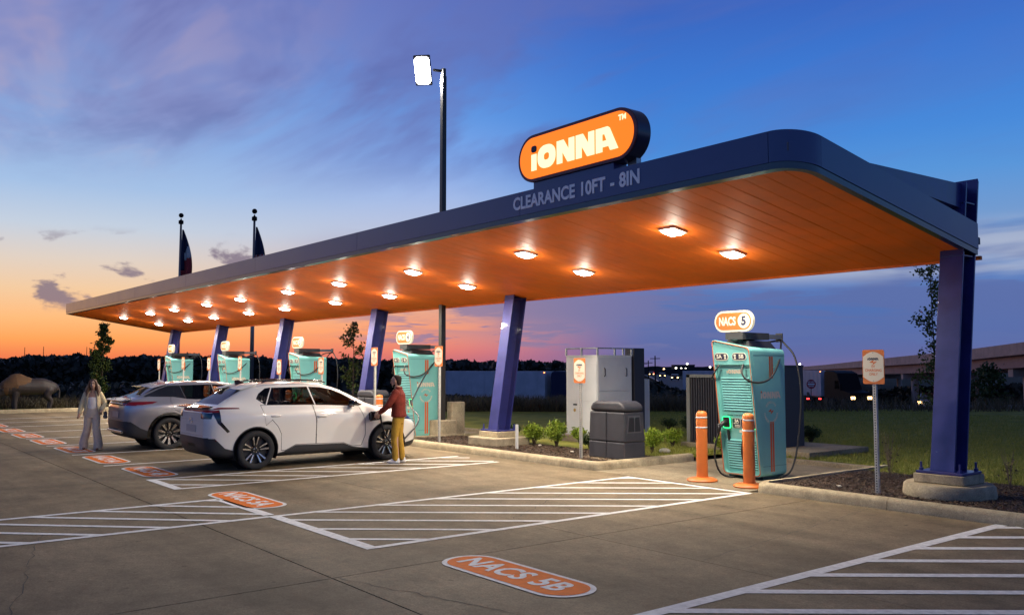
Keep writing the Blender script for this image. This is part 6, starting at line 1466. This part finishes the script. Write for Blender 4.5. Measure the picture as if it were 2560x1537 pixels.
# distant lamps and low buildings on the skyline
for i, (px, y, d, l) in enumerate([(1717,909,600,'tall round lamp above the far skyline'), (1659,923,520,'low yellow sign light on the far skyline'), (1689,920,560,'white lamp left of the far roofs'), (1702,921,560,'white lamp over the far roofs'), (1713,921.5,560,'small white lamp right of the far roofs'), (1774,917,640,'pinkish lit roof on the far skyline'), (1578,918,640,'far white lamp beside the grey cabinet'), (1585,924.5,520,'red signal lamp beside the grey cabinet'), (1632,932,420,'red traffic light on the highway'), (1388,917,600,'pair of far white lamps above the lorry'), (1998,910,420,'bright white lamp by the tall dark cabinet')]):
    z = CAM_H + (915-y)/F_PX*d; p = far(px,d,z); e = empty('distant_lamp', (p.x,p.y,-2.6), 0, l, 'lamp', 'distant lamps on the skyline')
    MB().tube([(0,0,0),(0,0,z+2.6)], .12, 6).build('pole', M_CABB, e); b = MB(); ball(b, (0,0,z+2.6), d/900.,d/900.,d/900., 6); b.build('bulb', M_TL if 'red' in l else (M_HL if 'yellow' in l else M_HLW), e, smooth='all')
for i, (p0, p1, y, d, l) in enumerate([(1685,1718,917,640,'low dark flat-roofed building on the far skyline'), (1720,1736,916.5,660,'second low dark building right of the tall far lamp')]):
    a, b = far(p0,d), far(p1,d); z = CAM_H+(915-y)/F_PX*d+1.2; e = empty('far_building', (a.x,a.y,-3), 0, l, 'building', 'low buildings on the far skyline')
    q = b-a; n_ = Vector((-q.y,q.x,0)).normalized()*12; MB().hexa([(0,0,0),(q.x,q.y,0),(q.x+n_.x,q.y+n_.y,0),(n_.x,n_.y,0)], [(0,0,z+3),(q.x,q.y,z+3),(q.x+n_.x,q.y+n_.y,z+3),(n_.x,n_.y,z+3)]).build('wall', M_HILL, e)
    MB().hexa([(-.5,-.5,z+3),(q.x+.5,q.y,z+3),(q.x+n_.x,q.y+n_.y,z+3),(n_.x,n_.y,z+3)], [(-.5,-.5,z+3.4),(q.x+.5,q.y,z+3.4),(q.x+n_.x,q.y+n_.y,z+3.4),(n_.x,n_.y,z+3.4)]).build('roof', M_CABB, e)
for i, (px, d, h, l) in enumerate([(1637,140,6.2,'nearest dark utility pole right of the grey cabinet'), (1620,160,5.6,'second utility pole right of the grey cabinet'), (1608,180,5.4,'third utility pole right of the grey cabinet')]):
    p = far(px,d); e = empty('utility_pole', (p.x,p.y,-2.6), 0, l, 'utility pole', 'utility poles along the highway'); MB().tube([(0,0,0),(0,0,h)], [.14,.09], 7).build('shaft', M_CABB, e); MB().box(-1,1,-.06,.06,h-.5,h-.38).build('crossarm', M_CABB, e)
# highway guard rail
gp = [(1622,330),(1640,250),(1655,190),(1672,160),(1690,140),(1708,124)]; mb = MB(); mb.tube([far(px,d,-1.9) for px,d in gp], .14, 5); tag(mb.build('guard_rail', M_GALV, smooth='all'), 'pale steel guard rail curving down the highway bank', 'guard rail')
# DO NOT ENTER sign
for _n in ('turf','dry_land','soil','rust_jacket','mustard_trousers','cream_blazer','white_top','pale_grey_trousers','hair_dark','bark'):
    MATS[_n].node_tree.nodes['Principled BSDF'].inputs['Specular IOR Level'].default_value = 0.12
p = far(2025,76); e = empty('road_sign', (p.x,p.y,-2.6), math.pi/2-PHI, 'round red do not enter sign before the white trailer', 'road sign')
M_RED = mat('sign_red', (0.42,0.03,0.04), 0.5); MB().box(-.03,.03,0,.05,0,2.7).build('post', M_DARKM, e); q = MB().lathe([(.40,-.03),(.40,-.01)], (0,0,3.02), 28, 'y').build('disc', M_RED, e); MB().box(-.29,.29,-.036,-.031,2.96,3.08).build('white_bar', M_REFL, q)
for t_, z in (('DO NOT', 3.2), ('ENTER', 2.84)): o = link('lettering', text(t_, .15, .004), M_REFL, q); face_front(o, (0,-.034,z))
# flag poles with hanging flags
M_FB = mat('flag_blue', (0.015,0.02,0.06), 0.9); M_FW = mat('flag_white', (0.50,0.47,0.44), 0.9); M_FR = mat('flag_red', (0.34,0.03,0.03), 0.9); M_FPOLE = mat('flag_pole', (0.30,0.28,0.26), 0.35, metal=0.7)
def flag(px, y, ztop, label, cols, w, drop):
    p = Vector((px, y, 0)); e = empty('flag_pole', (p.x,p.y,land_z(p.x,p.y)), 0, 'tall flag pole carrying ' + label, 'flag pole', 'flag poles beyond the canopy'); z0 = land_z(p.x,p.y); H_ = ztop-z0
    MB().tube([(0,0,0),(0,0,H_*.5),(0,0,H_-.5)], [.15,.12,.07], 12).build('shaft', M_FPOLE, e, smooth='all'); MB().lathe([(.07,H_-.62),(.17,H_-.58),(.17,H_-.36),(.06,H_-.30),(.03,H_-.2)], (0,0,0), 14).build('truck', M_CABB, e, smooth=True)
    b = MB(); ball(b, (0,0,H_+.02), .17,.17,.17, 8); b.build('finial', M_CABB, e, smooth='all')
    f = empty('flag', (p.x,p.y,z0+H_-1.0), 0, label, 'flag', 'flags hanging limp on their poles')
    dirv = _R*1.0; nrm = -_F
    n, m_ = 12, 26
    def pt(u, v):      # u across 0..1, v down 0..1: limp cloth, folded
        wd = w*math.sin(math.pi*(.04+.60*v))**.9; off = .22*w*math.sin(u*9+v*3)*(.3+v*.7); q = dirv*(.10+wd*u) + nrm*off; return (q.x, q.y, -drop*v*(1-.03*u) + .0)
    parts = {}
    for i in range(n):
        for j in range(m_):
            c = cols((i+.5)/n, (j+.5)/m_); parts.setdefault(c, []).append((i,j))
    for c, cells in parts.items():
        mb = MB(); ix = {}; fs = []
        for i, j in cells:
            q = []
            for a, b_ in ((i,j),(i+1,j),(i+1,j+1),(i,j+1)):
                if (a,b_) not in ix: ix[(a,b_)] = len(mb.v); mb.v.append(pt(a/n,b_/m_))
                q.append(ix[(a,b_)])
            fs.append(tuple(q))
        mb.f = fs; o = mb.build({'b':'blue_cloth','w':'white_cloth','r':'red_cloth'}[c], {'b':M_FB,'w':M_FW,'r':M_FR}[c], f, smooth='all'); s_ = o.modifiers.new('s','SOLIDIFY'); s_.thickness = .01
flag(-63.1, 20.0, 12.6, 'limp blue white and red state flag on the left pole', lambda u, v: 'b' if v < .30 + .25*(1-u) or (u < .28 and v < .82) else ('w' if v < .55 + .1*(1-u) else 'r'), .72, 3.6)
flag(-54.7, 22.0, 11.95, 'limp dark striped national flag on the right pole', lambda u, v: 'b' if v < .52 else ('r' if int((u*4.2+v*3)*2) % 2 else 'w'), .66, 3.4)
# thin radio masts on the horizon
for px, y, l in ((63,868,'thin radio mast at the far left skyline'), (110,866,'thin radio mast left of the young oak'), (218,867,'thin radio mast just left of the young oak')):
    d = 700; p = far(px,d); z = CAM_H+(915-y)/F_PX*d; tag(MB().tube([(p.x,p.y,-3),(p.x,p.y,z)], [.45,.2], 5).build('radio_mast', M_CABB), l, 'mast', 'radio masts on the skyline')
